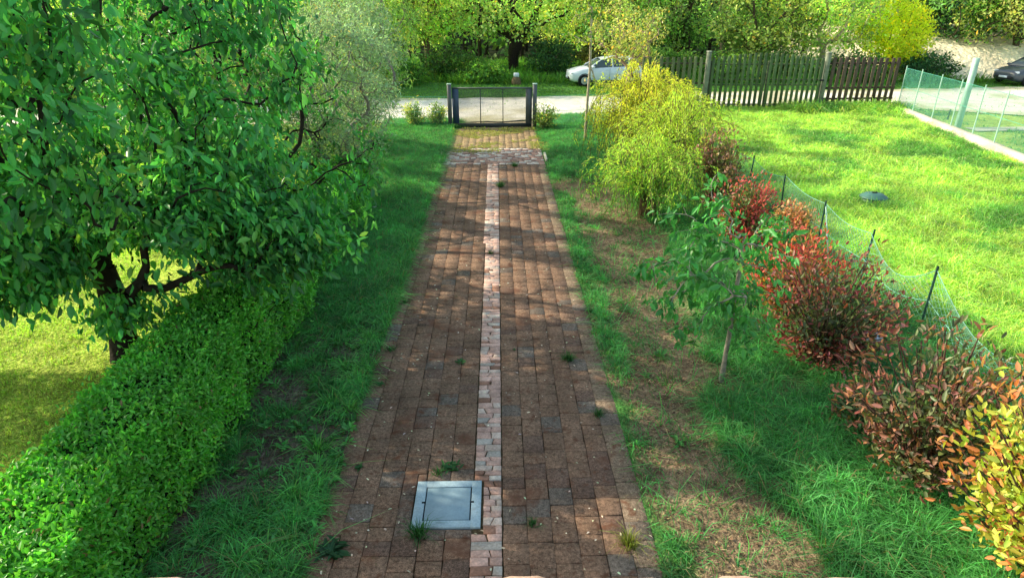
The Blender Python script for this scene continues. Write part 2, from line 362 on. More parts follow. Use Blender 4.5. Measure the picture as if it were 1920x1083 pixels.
# side path behind the right wall
mb = MB(); xr = np.arange(17.5, 45, .5); y0 = 23.3+.05*(xr-17); mb.add(np.concatenate([np.stack([xr, y0, xr*0+.05], 1), np.stack([xr, y0+.7, xr*0+.05], 1)]), [(i, i+1, len(xr)+i+1, len(xr)+i) for i in range(len(xr)-1)], col=(.5, .46, .38))
tag(mb.build('path', 'gravel'), kind='structure')
# sandy bank on the far right
mb = MB(); xr = np.arange(23, 60, .5); rows = []
for (dy, z) in ((0, 0), (1.2, .8), (2.6, 1.6), (4.4, 2.2), (8, 2.6), (18, 3.0)):
    rows.append(np.stack([xr, 39.2+.06*(xr-23)+dy+(fbm(xr, xr*0+dy, 2, 2)-.5)*1.2, z*sstep(22.5, 26, xr)*(.8+.4*fbm(xr, xr*0+dy, 3, 1))-.02], 1))
n_ = len(xr); mb.add(np.concatenate(rows), [(k*n_+i, k*n_+i+1, (k+1)*n_+i+1, (k+1)*n_+i) for k in range(5) for i in range(n_-1)])
tag(mb.build('earth_bank', 'earth'), kind='structure')
# dark slope added behind the wood, blocks sky and bright far ground
mb = MB(); xr = np.arange(-200, 201, 4.); rows = []
for (yy, z) in ((66, -.1), (80, 3), (100, 8), (140, 18), (220, 30)): rows.append(np.stack([xr, xr*0+yy, z*(.8+.4*fbm(xr, xr*0+yy, 30, 1))], 1))
n_ = len(xr); mb.add(np.concatenate(rows), [(k*n_+i, k*n_+i+1, (k+1)*n_+i+1, (k+1)*n_+i) for k in range(4) for i in range(n_-1)], col=(.012, .02, .008))
tag(mb.build('backdrop_hill', 'ground', smooth=True), kind='structure')

# ------------------------------------------------------------------ driveway
mb = MB(); mb.box(((DL+DR)/2, (GYE-.5)/2, -.02), (DR-DL-.02, GYE+.5, .04)); base_o = mb.build('driveway', 'joint')
tag(base_o, kind='structure')
def paver(mb, x0, x1, y0, y1, col, top, bev=.004, j=.005):
    P = np.array([[x0, y0], [x1, y0], [x1, y1], [x0, y1]])+R.uniform(-j, j, (4, 2)); c = P.mean(0); I = P+np.sign(c-P)*bev
    tl = R.uniform(-.0025, .0025, 4)
    V = np.concatenate([np.c_[P, np.full(4, .001)], np.c_[P, top-bev+tl], np.c_[I, top+tl]])
    q = [(8, 9, 10, 11)]+[(a+k, a+(k+1) % 4, a+(k+1) % 4+4, a+k+4) for a in (0, 4) for k in range(4)]
    mb.add(V, q, col=col)
SL, SR = -.275, .005
mh = (-.85, -.19, 4.48, 5.12)
mb = MB()
for (xa, xb, nc) in ((DL, SL-.006, 6), (SR+.006, DR, 6)):
    wc = (xb-xa)/nc
    for k in range(nc):
        y = .4+R.random()*.3
        while y < GYE:
            L = R.choice([.17, .235, .235, .30]); y1 = y+L
            if y < 18.62: y1 = min(y1, 18.64)
            elif y < 20.9: y = 20.9; continue
            x0, x1 = xa+k*wc, xa+(k+1)*wc
            if not (x1 > mh[0]-.01 and x0 < mh[1] and y1 > mh[2]-.01 and y < mh[3]+.01):
                edge = (k == nc-1 and xa > 0)
                t = R.random(); cc = np.array([.205, .127, .085])*(.95+.10*t) if not edge else np.array([.205, .150, .105])*(.93+.14*t)
                if R.random() < .08: cc = np.array([.155, .125, .102])*(.9+.2*R.random())
                if R.random() < .10: cc = np.array([.150, .095, .070])*(.9+.2*R.random())
                if y > 20.8: cc = np.array([.30, .215, .12])*(.75+.5*fbm(x0, y, .8, 2))
                paver(mb, x0+.0025, x1-.0025, y+.0025, y1-.0025, cc, .03+R.normal()*.002)
            else:
                # cut pieces round the manhole
                parts_ = []
                if mh[0]-.004-x0 > .025: parts_.append((x0, mh[0]-.004, y, y1))
                xx0 = max(x0, mh[0]-.004)
                if mh[2]-.004-y > .02: parts_.append((xx0, x1, y, mh[2]-.004))
                if y1-mh[3]-.004 > .02: parts_.append((xx0, x1, mh[3]+.004, y1))
                for (a0, a1, b0, b1) in parts_:
                    paver(mb, a0+.0025, a1-.0025, b0+.0025, b1-.0025, np.array([.150, .110, .085])*(.9+.2*R.random()), .0285)
            y = y1
y = 20.9
while y < GYE:
    paver(mb, SL-.003, SR+.003, y+.0025, y+.2325, np.array([.30, .215, .12])*(.75+.5*fbm(0, y, .8, 2)), .03+R.normal()*.002); y += .235
mb.build('brown_pavers', 'paver', base_o)
# cross band of small bricks
mb = MB(); y = 18.68; row = 0
while y < 20.85:
    x = DL+(0 if row % 2 else -.09)
    while x < DR:
        x1 = x+R.choice([.16, .19, .22])
        a = max(x, DL); b_ = min(x1, DR)
        if b_-a > .04:
            cc = np.array([.40, .24, .19])*(.6+.6*R.random()) if R.random() < .6 else np.array([.58, .50, .44])*(.8+.3*R.random())
            paver(mb, a+.005, b_-.005, y+.005, y+.135, cc, .03+R.normal()*.003)
        x = x1
    y += .145; row += 1
mb.build('brick_band', 'stone', base_o)
# centre strip of broken pinkish stones
def poly_stone(mb, P, top, col, bev=.006):
    P = np.array(P, float); c = P.mean(0); P = P+R.normal(size=P.shape)*.0025; P = c+(P-c)*(1-.0045/np.maximum(np.linalg.norm(P-c, axis=1, keepdims=True), .01)*1.4); I = P+(c-P)*(bev/np.maximum(np.linalg.norm(c-P, axis=1, keepdims=True), .01))
    k = len(P); tl = R.uniform(-.002, .002, k)
    V = np.concatenate([np.c_[P, np.full(k, .001)], np.c_[P, top-.006+tl], np.c_[I, top+tl], [[c[0], c[1], top]]])
    q = [(a*k+i, a*k+(i+1) % k, (a+1)*k+(i+1) % k, (a+1)*k+i) for a in (0, 1) for i in range(k)]
    t = [(2*k+i, 2*k+(i+1) % k, 3*k) for i in range(k)]
    mb.add(V, q, t, col=col)
mb = MB(); y = .4
while y < 18.6:
    L = R.uniform(.062, .115); xl = SL-(.045 if y > 12 else 0)
    if mh[2]-.12 < y < mh[3]: xl = mh[1]+.012
    if y < mh[2]-.1: xl = SL-.01
    y1 = y+L; s = xl+(SR-xl)*R.uniform(.32, .68); s2 = np.clip(s+R.normal()*.025, xl+.04, SR-.04)
    def sc():
        t = R.random(); base = np.array([.58, .37, .30]) if t < .60 else (np.array([.62, .48, .40]) if t < .84 else (np.array([.30, .16, .11]) if t < .93 else np.array([.46, .41, .36])))
        return base*(.75+.4*R.random())
    tilt = R.normal()*.008
    if R.random() < .08: poly_stone(mb, [(xl, y), (SR, y), (SR, y1), (xl, y1)], .034, sc())
    else:
        A = [(xl, y), (s, y+tilt), (s2, y1), (xl, y1)]; B = [(s, y+tilt), (SR, y), (SR, y1), (s2, y1)]
        if R.random() < .3: A = [(xl, y), (s, y+tilt), ((s+s2)/2+R.normal()*.02, (y+y1)/2), (s2, y1), (xl, y1)]
        poly_stone(mb, A, .033+R.normal()*.0015, sc()); poly_stone(mb, B, .033+R.normal()*.0015, sc())
    y = y1
mb.build('stone_strip', 'stone', base_o)
mb = MB(); mb.box(((SL+SR)/2, 9.6, .008), (SR-SL+.02, 18, .0155)); 
o = mb.build('strip_bedding', 'joint', base_o)
# manhole cover
mo = empty('manhole_cover', ((mh[0]+mh[1])/2, (mh[2]+mh[3])/2, 0), 'square blue grey concrete manhole cover set in the paving left of the stone strip', 'manhole cover')
hw, hd = (mh[1]-mh[0])/2-.008, (mh[3]-mh[2])/2-.008; iw, idp = hw-.095, hd-.085
mb = MB()
for (c, d) in (((-(hw+iw)/2, 0), (hw-iw, 2*hd)), (((hw+iw)/2, 0), (hw-iw, 2*hd)), ((0, -(hd+idp)/2), (2*iw, hd-idp)), ((0, (hd+idp)/2), (2*iw, hd-idp))):
    mb.box((c[0], c[1], .02), (d[0]-.0005, d[1]-.0005, .046), bev=.0015)
mb.build('frame', 'concrete', mo)
mb = MB(); mb.box((0, 0, .018), (2*iw-.024, 2*idp-.024, .046), bev=.004); mb.build('lid', 'lid', mo)
mb = MB(); mb.box((0, 0, .01), (2*iw-.001, 2*idp-.001, .02)); 
mb.build('gap', 'gap', mo)
for s in (-1, 1):
    mb = MB(); mb.box((s*(iw+.008), .01, .044), (.035, .02, .004)); mb.build('lug', 'gap', mo)
# little white edging stones at both ends of the brick band
for (x, lab) in ((DL-.06, 'small white edging stone at left end of brick band'), (DR+.06, 'small white edging stone at right end of brick band')):
    mb = MB(); mb.box((x, 19.5, .05), (.07, 1.3 if x < 0 else .9, .10), bev=.015); tag(mb.build('edging_stone', 'pale'), lab, 'edging stone')

# ------------------------------------------------------------------ grass
def blades_in(mb, n, x0, x1, y0, y1, dens, hfun, wfun, colfun, clumps=None, leanamt=.5):
    x = R.uniform(x0, x1, n); y = R.uniform(y0, y1, n)
    if clumps:
        nc, sg = clumps; cx = R.uniform(x0, x1, nc); cy = R.uniform(y0, y1, nc); k = R.integers(0, nc, n)
        x = cx[k]+R.normal(size=n)*sg; y = cy[k]+R.normal(size=n)*sg; ox, oy = (x-cx[k])/sg, (y-cy[k])/sg
    else: ox = R.normal(size=n)*.5; oy = R.normal(size=n)*.5
    ok = R.random(n) < dens(x, y); x, y, ox, oy = x[ok], y[ok], ox[ok], oy[ok]
    P = np.stack([x, y, height(x, y)-.01], 1); px, py, zc = project(P)
    vis = (zc > .5) & (px > -130) & (px < 2060) & (py > -60) & (py < 1200); P, ox, oy, x, y = P[vis], ox[vis], oy[vis], x[vis], y[vis]
    n = len(P); h = hfun(x, y)*np.clip(1+.35*R.standard_normal(n), .3, 2); wd = wfun(x, y)
    lean = np.stack([ox, oy], 1)*h[:, None]*leanamt+R.standard_normal((n, 2))*h[:, None]*.25
    add_blades(mb, P, h, wd*np.ones(n), lean, colfun(x, y, n))
GV = np.array([.10, .37, .095])
def broadleaf(mb, nc, x0, x1, y0, y1, dens):
    "low broad leaved weeds mixed into the turf"
    cx = R.uniform(x0, x1, nc); cy = R.uniform(y0, y1, nc); ok = R.random(nc) < dens(cx, cy); cx, cy = cx[ok], cy[ok]; nc = len(cx)
    k = R.integers(7, 16, nc); idx = np.repeat(np.arange(nc), k); n = len(idx); a = R.random(n)*6.283; sz = R.uniform(.5, 1.3, nc)[idx]
    P = np.stack([cx[idx]+R.normal(size=n)*.02, cy[idx]+R.normal(size=n)*.02, height(cx[idx], cy[idx])+R.random(n)*.05*sz], 1)
    c = jit((.11, .34, .09), n, .25, .1)*R.uniform(.6, 1.4, nc)[idx][:, None]
    add_leaves(mb, P, np.stack([np.cos(a), np.sin(a), R.uniform(.1, .9, n)], 1), R.standard_normal((n, 3))*.3+[0, 0, 1], .075*sz, .028*sz, c)
def outside_drive(x, y, m=0.0): return ((x < DL+m) | (x > DR-m) | (y > GYE+.1))*1.0
def dens_left(x, y):
    n1 = fbm(x, y, .8, 1); g_ = sstep(5, 13, y)*.75
    near_edge = sstep(.55, .1, np.abs(x-(DL-.1)))*.8
    nearhedge = sstep(-3.1, -2.5, x)*.5
    return outside_drive(x, y, .07)*np.clip(sstep(.42, .62, n1+g_*.55+near_edge*.20-.05*(1-nearhedge)), 0.02, 1)*(x > -3.3)*np.clip(.25+nearhedge+g_, 0, 1)
def col_verge(x, y, n):
    b = jit(GV, n, .28, .10)*(.6+.8*fbm(x, y, .7, 2))[:, None]*(.45+1.1*vnoise(x, y, .13, 4))[:, None]; s = (R.random(n) < .06)[:, None]; b = b*(1-s)+np.array([.30, .26, .12])*s
    return b
def dens_right(x, y):
    n1 = fbm(x, y, .8, 4); s = soil_right(x, y); line = np.exp(-((x-(1.53+.04*np.sin(y)+.06*sstep(8, 11, y)))/.14)**2)*sstep(.3, .5, fbm(x, y, 1.1, 6))
    edge = ((x > DR-.05)*(x < 1.42))*.25
    d = np.clip((1-s)*sstep(.22, .42, n1+.12)*(x > 1.72)+line*.9*(x > 1.36)*(.35+.65*sstep(5, 8.5, y))+edge*.4*sstep(.5, .6, n1), 0, 1)
    d = np.maximum(d*(1-.93*s*(x > 1.72)), .03)
    return d*outside_drive(x, y, .05)*(x < 6.4)
mb = MB()
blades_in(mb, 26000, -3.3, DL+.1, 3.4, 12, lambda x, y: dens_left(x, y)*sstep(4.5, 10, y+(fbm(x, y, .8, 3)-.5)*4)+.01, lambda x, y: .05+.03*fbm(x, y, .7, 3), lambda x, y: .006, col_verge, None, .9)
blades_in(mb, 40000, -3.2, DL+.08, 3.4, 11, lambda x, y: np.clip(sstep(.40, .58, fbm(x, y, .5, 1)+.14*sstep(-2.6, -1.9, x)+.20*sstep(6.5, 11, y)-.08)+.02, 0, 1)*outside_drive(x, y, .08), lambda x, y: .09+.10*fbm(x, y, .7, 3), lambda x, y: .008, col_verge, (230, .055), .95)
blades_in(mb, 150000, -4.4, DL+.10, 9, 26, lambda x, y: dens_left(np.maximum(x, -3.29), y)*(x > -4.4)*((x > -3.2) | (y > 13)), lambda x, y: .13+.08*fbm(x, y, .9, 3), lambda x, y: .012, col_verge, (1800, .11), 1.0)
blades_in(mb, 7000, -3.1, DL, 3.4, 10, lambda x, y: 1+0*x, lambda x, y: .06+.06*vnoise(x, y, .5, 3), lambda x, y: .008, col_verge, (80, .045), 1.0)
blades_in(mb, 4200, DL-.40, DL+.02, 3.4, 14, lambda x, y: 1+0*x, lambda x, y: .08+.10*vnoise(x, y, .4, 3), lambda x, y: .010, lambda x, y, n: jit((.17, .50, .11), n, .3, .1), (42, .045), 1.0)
broadleaf(mb, 900, -3.1, DL+.02, 3.5, 14, lambda x, y: np.clip(.35+.6*sstep(-2.6, -1.8, x), 0, 1))
tag(mb.build('left_verge_grass', 'grass'), 'tufty green grass growing between the hedge and the left edge of the paving', 'grass', kind='stuff')
mb = MB()
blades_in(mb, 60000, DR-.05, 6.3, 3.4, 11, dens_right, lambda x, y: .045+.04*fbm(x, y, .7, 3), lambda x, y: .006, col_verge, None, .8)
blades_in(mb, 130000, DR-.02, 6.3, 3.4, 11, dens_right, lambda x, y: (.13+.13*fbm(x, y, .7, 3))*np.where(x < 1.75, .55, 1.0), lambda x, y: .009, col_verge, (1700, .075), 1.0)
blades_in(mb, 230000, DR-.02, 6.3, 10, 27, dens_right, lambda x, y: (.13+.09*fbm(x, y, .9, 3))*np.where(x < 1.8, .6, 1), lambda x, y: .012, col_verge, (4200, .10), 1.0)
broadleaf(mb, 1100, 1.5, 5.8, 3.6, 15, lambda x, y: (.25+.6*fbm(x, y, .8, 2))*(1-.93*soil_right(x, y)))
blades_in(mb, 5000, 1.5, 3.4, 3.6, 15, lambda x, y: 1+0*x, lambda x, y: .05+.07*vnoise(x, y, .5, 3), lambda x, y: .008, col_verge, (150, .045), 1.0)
tag(mb.build('right_verge_grass', 'grass'), 'green grass growing among dry soil right of the paving up to the wire fence', 'grass', kind='stuff')
def col_field(x, y, n):
    b = fbm(x, y, 1.6, 1)[:, None]; c = jit(np.array([.50, .74, .13]), n, .32, .12)*(.55+.85*b)*(.65+.7*vnoise(x, y, .35, 5))[:, None]; s = (b[:, 0] < .42)|(R.random(n) < .12)
    c[s] *= np.array([.45, .74, .8]); t_ = R.random(n) < .03; c[t_] = np.array([.72, .68, .38]); return c
mb = MB()
fd = lambda x, y: ((x > 6.25) & (x < wall_x(y)-.15) & (y < 28.6+0*y))*1.0
def wall_x(y): return np.interp(y, [5, 20.5, 29.2], [WX0, WX1, WX2])
_a = at(1920, 292, .3); _b = at(1680, 197, .3)
WX1 = _a[0]; WY1 = _a[1]; WX2 = _b[0]; WY2 = _b[1]; WX0 = WX1-(WX2-WX1)/(WY2-WY1)*(WY1-5)
def wall_x(y): return WX0+(np.asarray(y)-5)*(WX2-WX0)/(WY2-5)
blades_in(mb, 150000, 6.2, 17, 7, 16, fd, lambda x, y: .12+.18*fbm(x, y, 1.0, 3), lambda x, y: .013, col_field, (6000, .09), 1.0)
blades_in(mb, 170000, 6.2, 19, 16, 28.8, fd, lambda x, y: .12+.18*fbm(x, y, 1.2, 3), lambda x, y: .02, col_field, (6500, .12), 1.0)
# taller weeds by the concrete plinth of the board fence
blades_in(mb, 9000, 12.5, 18, 27.2, 28.5, lambda x, y: (x < 17.4)*1.0, lambda x, y: .42+0*x, lambda x, y: .03, col_field, (160, .25), .8)
tp_ = at(1634, 386); blades_in(mb, 2600, tp_[0]-.55, tp_[0]+.6, tp_[1]-.6, tp_[1]+.5, lambda x, y: (np.hypot(x-tp_[0], y-tp_[1]) > .3)*1.0, lambda x, y: .26+0*x, lambda x, y: .012, lambda x, y, n: jit((.16, .36, .07), n, .3, .1), (40, .06), .8)
tag(mb.build('field_grass', 'grass'), 'long bright yellow green grass filling the field behind the wire fence', 'grass', kind='stuff')
def col_lawn(x, y, n):
    b = fbm(x, y, 1.3, 2)[:, None]; return jit(np.array([.42, .66, .09]), n, .25, .1)*(.55+.8*b)
mb = MB()
blades_in(mb, 150000, -15, -4.1, 3, 14, lambda x, y: np.clip(fbm(x, y, .9, 5)*1.7, 0, 1), lambda x, y: .05+0*x, lambda x, y: .010, col_lawn, (9000, .10), .6)
blades_in(mb, 60000, -22, -4.1, 14, 25, lambda x, y: 1+0*x, lambda x, y: .08+0*x, lambda x, y: .02, col_lawn, (5000, .18), .6)
tag(mb.build('lawn_grass', 'grass'), 'short sunlit yellow green lawn behind the hedge', 'grass', kind='stuff')
def col_road(x, y, n): return jit(np.array([.15, .36, .05]), n, .25, .1)*(.5+.9*fbm(x, y, 2.5, 3))[:, None]
def dens_roadside(x, y):
    f = np.interp(x, *zip(*rf)); nr_ = np.interp(x, *zip(*rn)); n1 = fbm(x, y, 1.6, 1)
    return np.where(y > f-.1, np.clip(.5+n1, 0, 1), 0)+np.where((y < nr_+.1) & (y > 25.1) & (x > DR) & (x < 8.5), n1*.8, 0)+np.where((y < nr_) & (x > wall_x(y)+.3), sstep(.46, .6, n1), 0)+np.where((y > nr_) & (y < f), .05, 0)
mb = MB()
blades_in(mb, 110000, -18, 34, 19, 41, dens_roadside, lambda x, y: .07+.06*fbm(x, y, 1, 4), lambda x, y: .03, col_road, (9000, .22), .8)
blades_in(mb, 50000, -16, 32, 38, 50, lambda x, y: np.where((x > 22) & (y > 38.5), .0, 1.), lambda x, y: .35+.35*fbm(x, y, 2, 4), lambda x, y: .05, col_road, (2500, .35), .6)
tag(mb.build('roadside_grass', 'grass'), 'shady green grass growing along both sides of the pale road', 'grass', kind='stuff')
# dry tufts and green fuzz on the apron by the gate
mb = MB()
def col_apron(x, y, n): return jit(np.array([.40, .42, .12]), n, .3, .12)
blades_in(mb, 26000, DL-.3, DR+.3, 20.2, 24.4, lambda x, y: sstep(.50, .64, fbm(x, y, .7, 2)+sstep(22.3, 24.2, y)*.12), lambda x, y: .045+0*x, lambda x, y: .012, col_apron, (1500, .12), .9)
for v in mb.v: v[:, 2] = np.where((v[:, 1] < GYE-.1) & (v[:, 0] > DL+.05) & (v[:, 0] < DR-.05), v[:, 2]+.095, v[:, 2])
tag(mb.build('apron_grass', 'grass'), 'yellowish grass scattered over the sandy paving in front of the metal gate', 'grass', kind='stuff')
# straw lying on the bare soil
mb = MB(); n = 60000; x = R.uniform(-3.2, 4.4, n); y = R.uniform(3.5, 17, n)
ok = (soil_right(x, y) > R.random(n)) | ((x < DL) & (R.random(n) < .22)) | ((x > DR-.25) & (x < 4.4) & (R.random(n) < .12)); x, y = x[ok], y[ok]; n = len(x); a = R.random(n)*math.pi; l_ = R.uniform(.02, .09, n)*np.where(R.random(n) < .04, 3, 1)
P = np.stack([x, y, np.maximum(height(x, y)+.012, .034)], 1); d = np.stack([np.cos(a), np.sin(a), R.normal(size=n)*.2], 1)
add_leaves(mb, P, d, np.tile([0, 0, 1.], (n, 1)), l_, R.uniform(.003, .009, n), jit((.36, .27, .15), n, .5, .12), True, .1)
n = 9000; x = R.uniform(-3.2, 4.2, n); y = R.uniform(3.5, 15, n); ok = (soil_right(x, y) > R.random(n)) | (x < DL); x, y = x[ok], y[ok]; n = len(x); a = R.random(n)*6.28
add_leaves(mb, np.stack([x, y, np.maximum(height(x, y)+.012, .02)], 1), np.stack([np.cos(a), np.sin(a), R.uniform(-.1, .6, n)], 1), R.standard_normal((n, 3))*.5+[0, 0, 1], R.uniform(.02, .05, n), R.uniform(.012, .028, n), jit((.15, .09, .05), n, .5, .1))
tag(mb.build('dry_straw', 'straw'), 'dry straw scattered over the bare soil beside the paving', 'straw', kind='stuff')
mb = MB(); n = 420; x = R.uniform(DL, DR, n); y = 3.5+R.random(n)**1.3*15; a = R.random(n)*6.3
add_leaves(mb, np.stack([x, y, np.full(n, .036)], 1), np.stack([np.cos(a), np.sin(a), R.uniform(0, .3, n)], 1), np.tile([0, 0, 1.], (n, 1)), R.uniform(.015, .05, n), R.uniform(.008, .024, n), jit((.62, .58, .42), n, .3, .1))
tag(mb.build('fallen_petals', 'straw'), 'small pale dry leaves and petals lying scattered on the brown paving', 'leaf litter', kind='stuff')
# moss and fine debris in the joints: short green fuzz
mb = MB(); n = 26000
blades_in(mb, n, DL, DR, 3.5, 18, lambda x, y: sstep(.46, .66, fbm(x, y, 1.1, 3)), lambda x, y: .014+0*x, lambda x, y: .006, lambda x, y, n: jit((.06, .11, .03), n, .3, .1), (900, .05), .9)
for v in mb.v: v[:, 2] = np.maximum(v[:, 2]+.085, .028)
tag(mb.build('joint_moss', 'grass'), 'fine moss and seedlings growing in the joints of the paving', 'moss', kind='stuff')

# weeds one can count on the paving
def weed(px, py, r, n, label, col=(.045, .16, .045), flat=False):
    p = at(px, py, .03); mb = MB()
    if flat:
        a = R.random(n)*6.283; d = np.stack([np.cos(a), np.sin(a), R.uniform(.1, .5, n)], 1)
        add_leaves(mb, R.standard_normal((n, 3))*np.array([r*.25, r*.25, .003]), d, np.tile([0, 0, 1.], (n, 1)), r*R.uniform(.4, .9, n), r*.22, jit(col, n, .25, .1))
    else:
        pos = R.standard_normal((n, 3))*np.array([r*.22, r*.22, 0]); h = r*R.uniform(.5, 1.2, n)
        add_blades(mb, pos, h, np.full(n, .006), pos[:, :2]/r*h[:, None]*2+R.standard_normal((n, 2))*.3*h[:, None], jit(col, n, .25, .1))
    o = mb.build('weed', 'grass'); o.location = tuple(p); tag(o, label, 'weed', 'weeds growing out of the paving')
weed(845, 876, .12, 40, 'flat leafy weed just above the manhole cover', flat=True)
weed(822, 888, .09, 60, 'small grassy weed touching the top of the manhole cover')
weed(785, 1002, .15, 170, 'spiky grass tuft over the bottom left corner of the manhole cover')
weed(998, 984, .08, 70, 'small green weed right of the stone strip level with the manhole cover')
weed(1066, 674, .13, 160, 'dense green grass tuft on right half of paving near its middle')
weed(1121, 778, .10, 90, 'green tuft on the right edge of the paving opposite the sapling')
weed(1180, 1022, .15, 150, 'sunlit yellow grass tuft at bottom right edge of paving', (.25, .30, .05))
weed(1255, 1068, .12, 40, 'light green leafy rosette at the bottom right corner of the paving', (.10, .20, .06), flat=True)
weed(672, 876, .07, 30, 'little light green weed left of the manhole cover', flat=True)
weed(862, 679, .10, 30, 'flat bluish green weed left of the stone strip in mid paving', flat=True)
weed(732, 657, .09, 60, 'weed on the left paving edge beside tall verge grass')
weed(712, 720, .07, 40, 'tiny weed on left paving edge below another weed', flat=True)
weed(618, 1035, .18, 50, 'low spreading leafy weed at bottom left of the paving', (.03, .10, .04), flat=True)
weed(1140, 640, .14, 120, 'low grassy weed in the right border row of paving')
weed(938, 350, .20, 160, 'dark grass tuft on the stone strip near the brick band')
weed(965, 312, .18, 110, 'dark grass tuft right at the foot of the brick band')
weed(920, 476, .10, 60, 'small dark tuft growing on the stone strip in the sun patches')
weed(1108, 586, .10, 60, 'weed near right paving edge in the last sun patch')
weed(760, 568, .10, 60, 'weed overhanging left paving edge beside the far sun patches')
weed(965, 655, .04, 20, 'tiny seedling just right of the stone strip', flat=True)

# ------------------------------------------------------------------ hedge
hr = empty('hedge', (-3.55, 9, 0), 'long clipped leafy green hedge running along the left verge', 'hedge')
def hedge_top(y): return 1.08+.10*(fbm(y*0, y, 1.2, 1)-.5)
mb = MB(); n = 105000
y = 2.6+R.random(n)**1.25*12.4; s = R.random(n)
xc, hwid = -3.54, .52+.22*(fbm(y, y*.3, 1.1, 2)-.5)
face = R.choice(4, n, p=[.38, .38, .14, .10]); u = R.random(n); dep = np.abs(R.normal(size=n))*.07
x = np.where(face == 0, xc+(u*2-1)*hwid, np.where(face == 1, xc+hwid-dep, np.where(face == 2, xc-hwid+dep, xc+(u*2-1)*hwid*.8)))
ht = hedge_top(y); z = np.where(face == 0, ht-dep, np.where((face == 1) | (face == 2), .02+u*ht, u*ht*.9))
bul = .16*(fbm(y*1.0, z*1.0+x*.4, .45, 3)-.5)*2
x = x+np.where(face == 1, bul-.10*(z/ht)**3+.03, np.where(face == 2, -bul+.1*(z/ht)**3, 0)); z = z+np.where(face == 0, bul*1.0-.14*np.abs((x-xc)/hwid)**4, 0)
keep_ = R.random(n) < np.where(z < .25, .55, 1); x, y, z, face = x[keep_], y[keep_], z[keep_], face[keep_]; n = len(x)
nr = np.where((face == 0)[:, None], [[0, 0, 1.]], np.where((face == 1)[:, None], [[.9, -.1, .45]], [[-.9, 0, .45]]))+R.standard_normal((n, 3))*.45
d = R.standard_normal((n, 3))*.8+nr*.55+np.array([0, 0, .1])
cl = (.62+.75*fbm(y, z*1.3+x, .35, 5))[:, None]; c = jit((.12, .44, .055), n, .25, .08)*cl; c[(R.random(n) < .14)] *= np.array([1.8, 1.4, 1.2]); c[(R.random(n) < .012)] = np.array([.25, .18, .07]); out_ = (R.random(n) < .06); x = x+out_*R.normal(size=n)*.07; z = z+out_*np.abs(R.normal(size=n))*.09
add_leaves(mb, np.stack([x, y, z], 1)-[-3.55, 9, 0], d, nr, np.clip(.052+.014*R.standard_normal(n), .02, .09), .026, c)
mb.build('foliage', 'leaf', hr)
mb = MB(); yy = np.arange(2.7, 15, .22); A = []; B = []
for y0 in yy:
    for k in range(5):
        p = np.array([R.normal()*.1, y0-9+R.normal()*.06, 0]); q_ = p+np.array([R.normal()*.2, R.normal()*.15, R.uniform(.7, 1.0)]); m_ = (p+q_)/2+R.standard_normal(3)*.04
        A += [p, m_]; B += [m_, q_]
mb.tubes(A, B, .009, .006, 5, col=(.05, .035, .02)); mb.build('stems', 'bark', hr)
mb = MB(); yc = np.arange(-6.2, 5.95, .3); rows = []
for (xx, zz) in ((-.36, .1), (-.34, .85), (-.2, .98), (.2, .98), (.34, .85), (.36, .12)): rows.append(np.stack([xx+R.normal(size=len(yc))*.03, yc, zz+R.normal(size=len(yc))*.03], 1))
n_ = len(yc); mb.add(np.concatenate(rows), [(k*n_+i, k*n_+i+1, (k+1)*n_+i+1, (k+1)*n_+i) for k in range(5) for i in range(n_-1)], col=(.012, .03, .01)); mb.build('dark_core', 'ground', hr)  # solid dark shell inside the hedge, keeps it opaque between the leaves

# ------------------------------------------------------------------ cherry trees on the left
BK = (.022, .017, .013)
c1 = at(240, 672); 
def rel(P, o): return np.asarray(P, float)-np.asarray(o, float)
path = [(0, 0, 0), (.02, 0, .4), (0, .02, .8), (.03, 0, 1.1), (.02, 0, 1.35)]
att = np.concatenate([ellips(1250, (-.2, .1, 3.9), (3.0, 3.2, 2.9), .5, 1), ellips(600, (-.2, -.6, 3.9), (2.9, 2.6, 2.7), .15, .8), ellips(260, (1.45, -.1, 2.25), (1.5, 1.5, .75), .2, 1), ellips(120, (-1.6, -1.5, 2.0), (1.2, .9, .6), .3, 1),
                      ellips(14, (.15, -.45, .95), (.35, .25, .28), .2, 1), ellips(60, (-2.2, .3, 1.9), (1.1, 1.1, .6), .2, 1)])
zmin = .55+.0*att[:, 0]; att = att[(att[:, 2] > zmin)]
# keep a window under the crown where the lawn shows
px, py, zc = project(att+c1); hole = (py > 470) & (px > 120) & (px < 195) | (py > 610) | ((py > 455) & (px > 280) & (px < 430) & (py < 560) & (R.random(len(att)) < .8)) | ((py > 545) & (px < 160))
vine = (px > 180) & (px < 340) & (py > 480) & (py < 640)
cl_ = fbm(att[:, 0]+.6*att[:, 2], att[:, 1]*1.1-.5*att[:, 2], .9, 4)
fork = (px > 190) & (px < 320) & (py > 450) & (py < 560) & (zc < c1[1]+.9) & (R.random(len(att)) < .8)
att = att[(~hole | vine) & ~((py > 480) & (px > 330)) & (cl_ > .37) & ~fork]
att = np.concatenate([att]+[atY(px, py, Y_)-c1+R.standard_normal((n_, 3))*s_ for (px, py, Y_, n_, s_) in ((560, 420, 7.4, 26, .22), (600, 435, 7.5, 14, .14), (500, 440, 7.2, 26, .22), (530, 480, 7.2, 16, .15), (455, 465, 7.1, 16, .15), (640, 380, 8.0, 20, .2), (240, 560, 6.9, 7, .10), (240, 595, 6.9, 6, .08), (290, 535, 6.9, 6, .10), (95, 500, 6.6, 14, .13), (50, 505, 6.6, 18, .15), (15, 540, 6.5, 12, .13), (120, 520, 6.6, 5, .08), (40, 450, 6.6, 26, .25), (380, 400, 7.0, 26, .3), (470, 380, 7.2, 30, .3))])
CH = (.065, .29, .075)
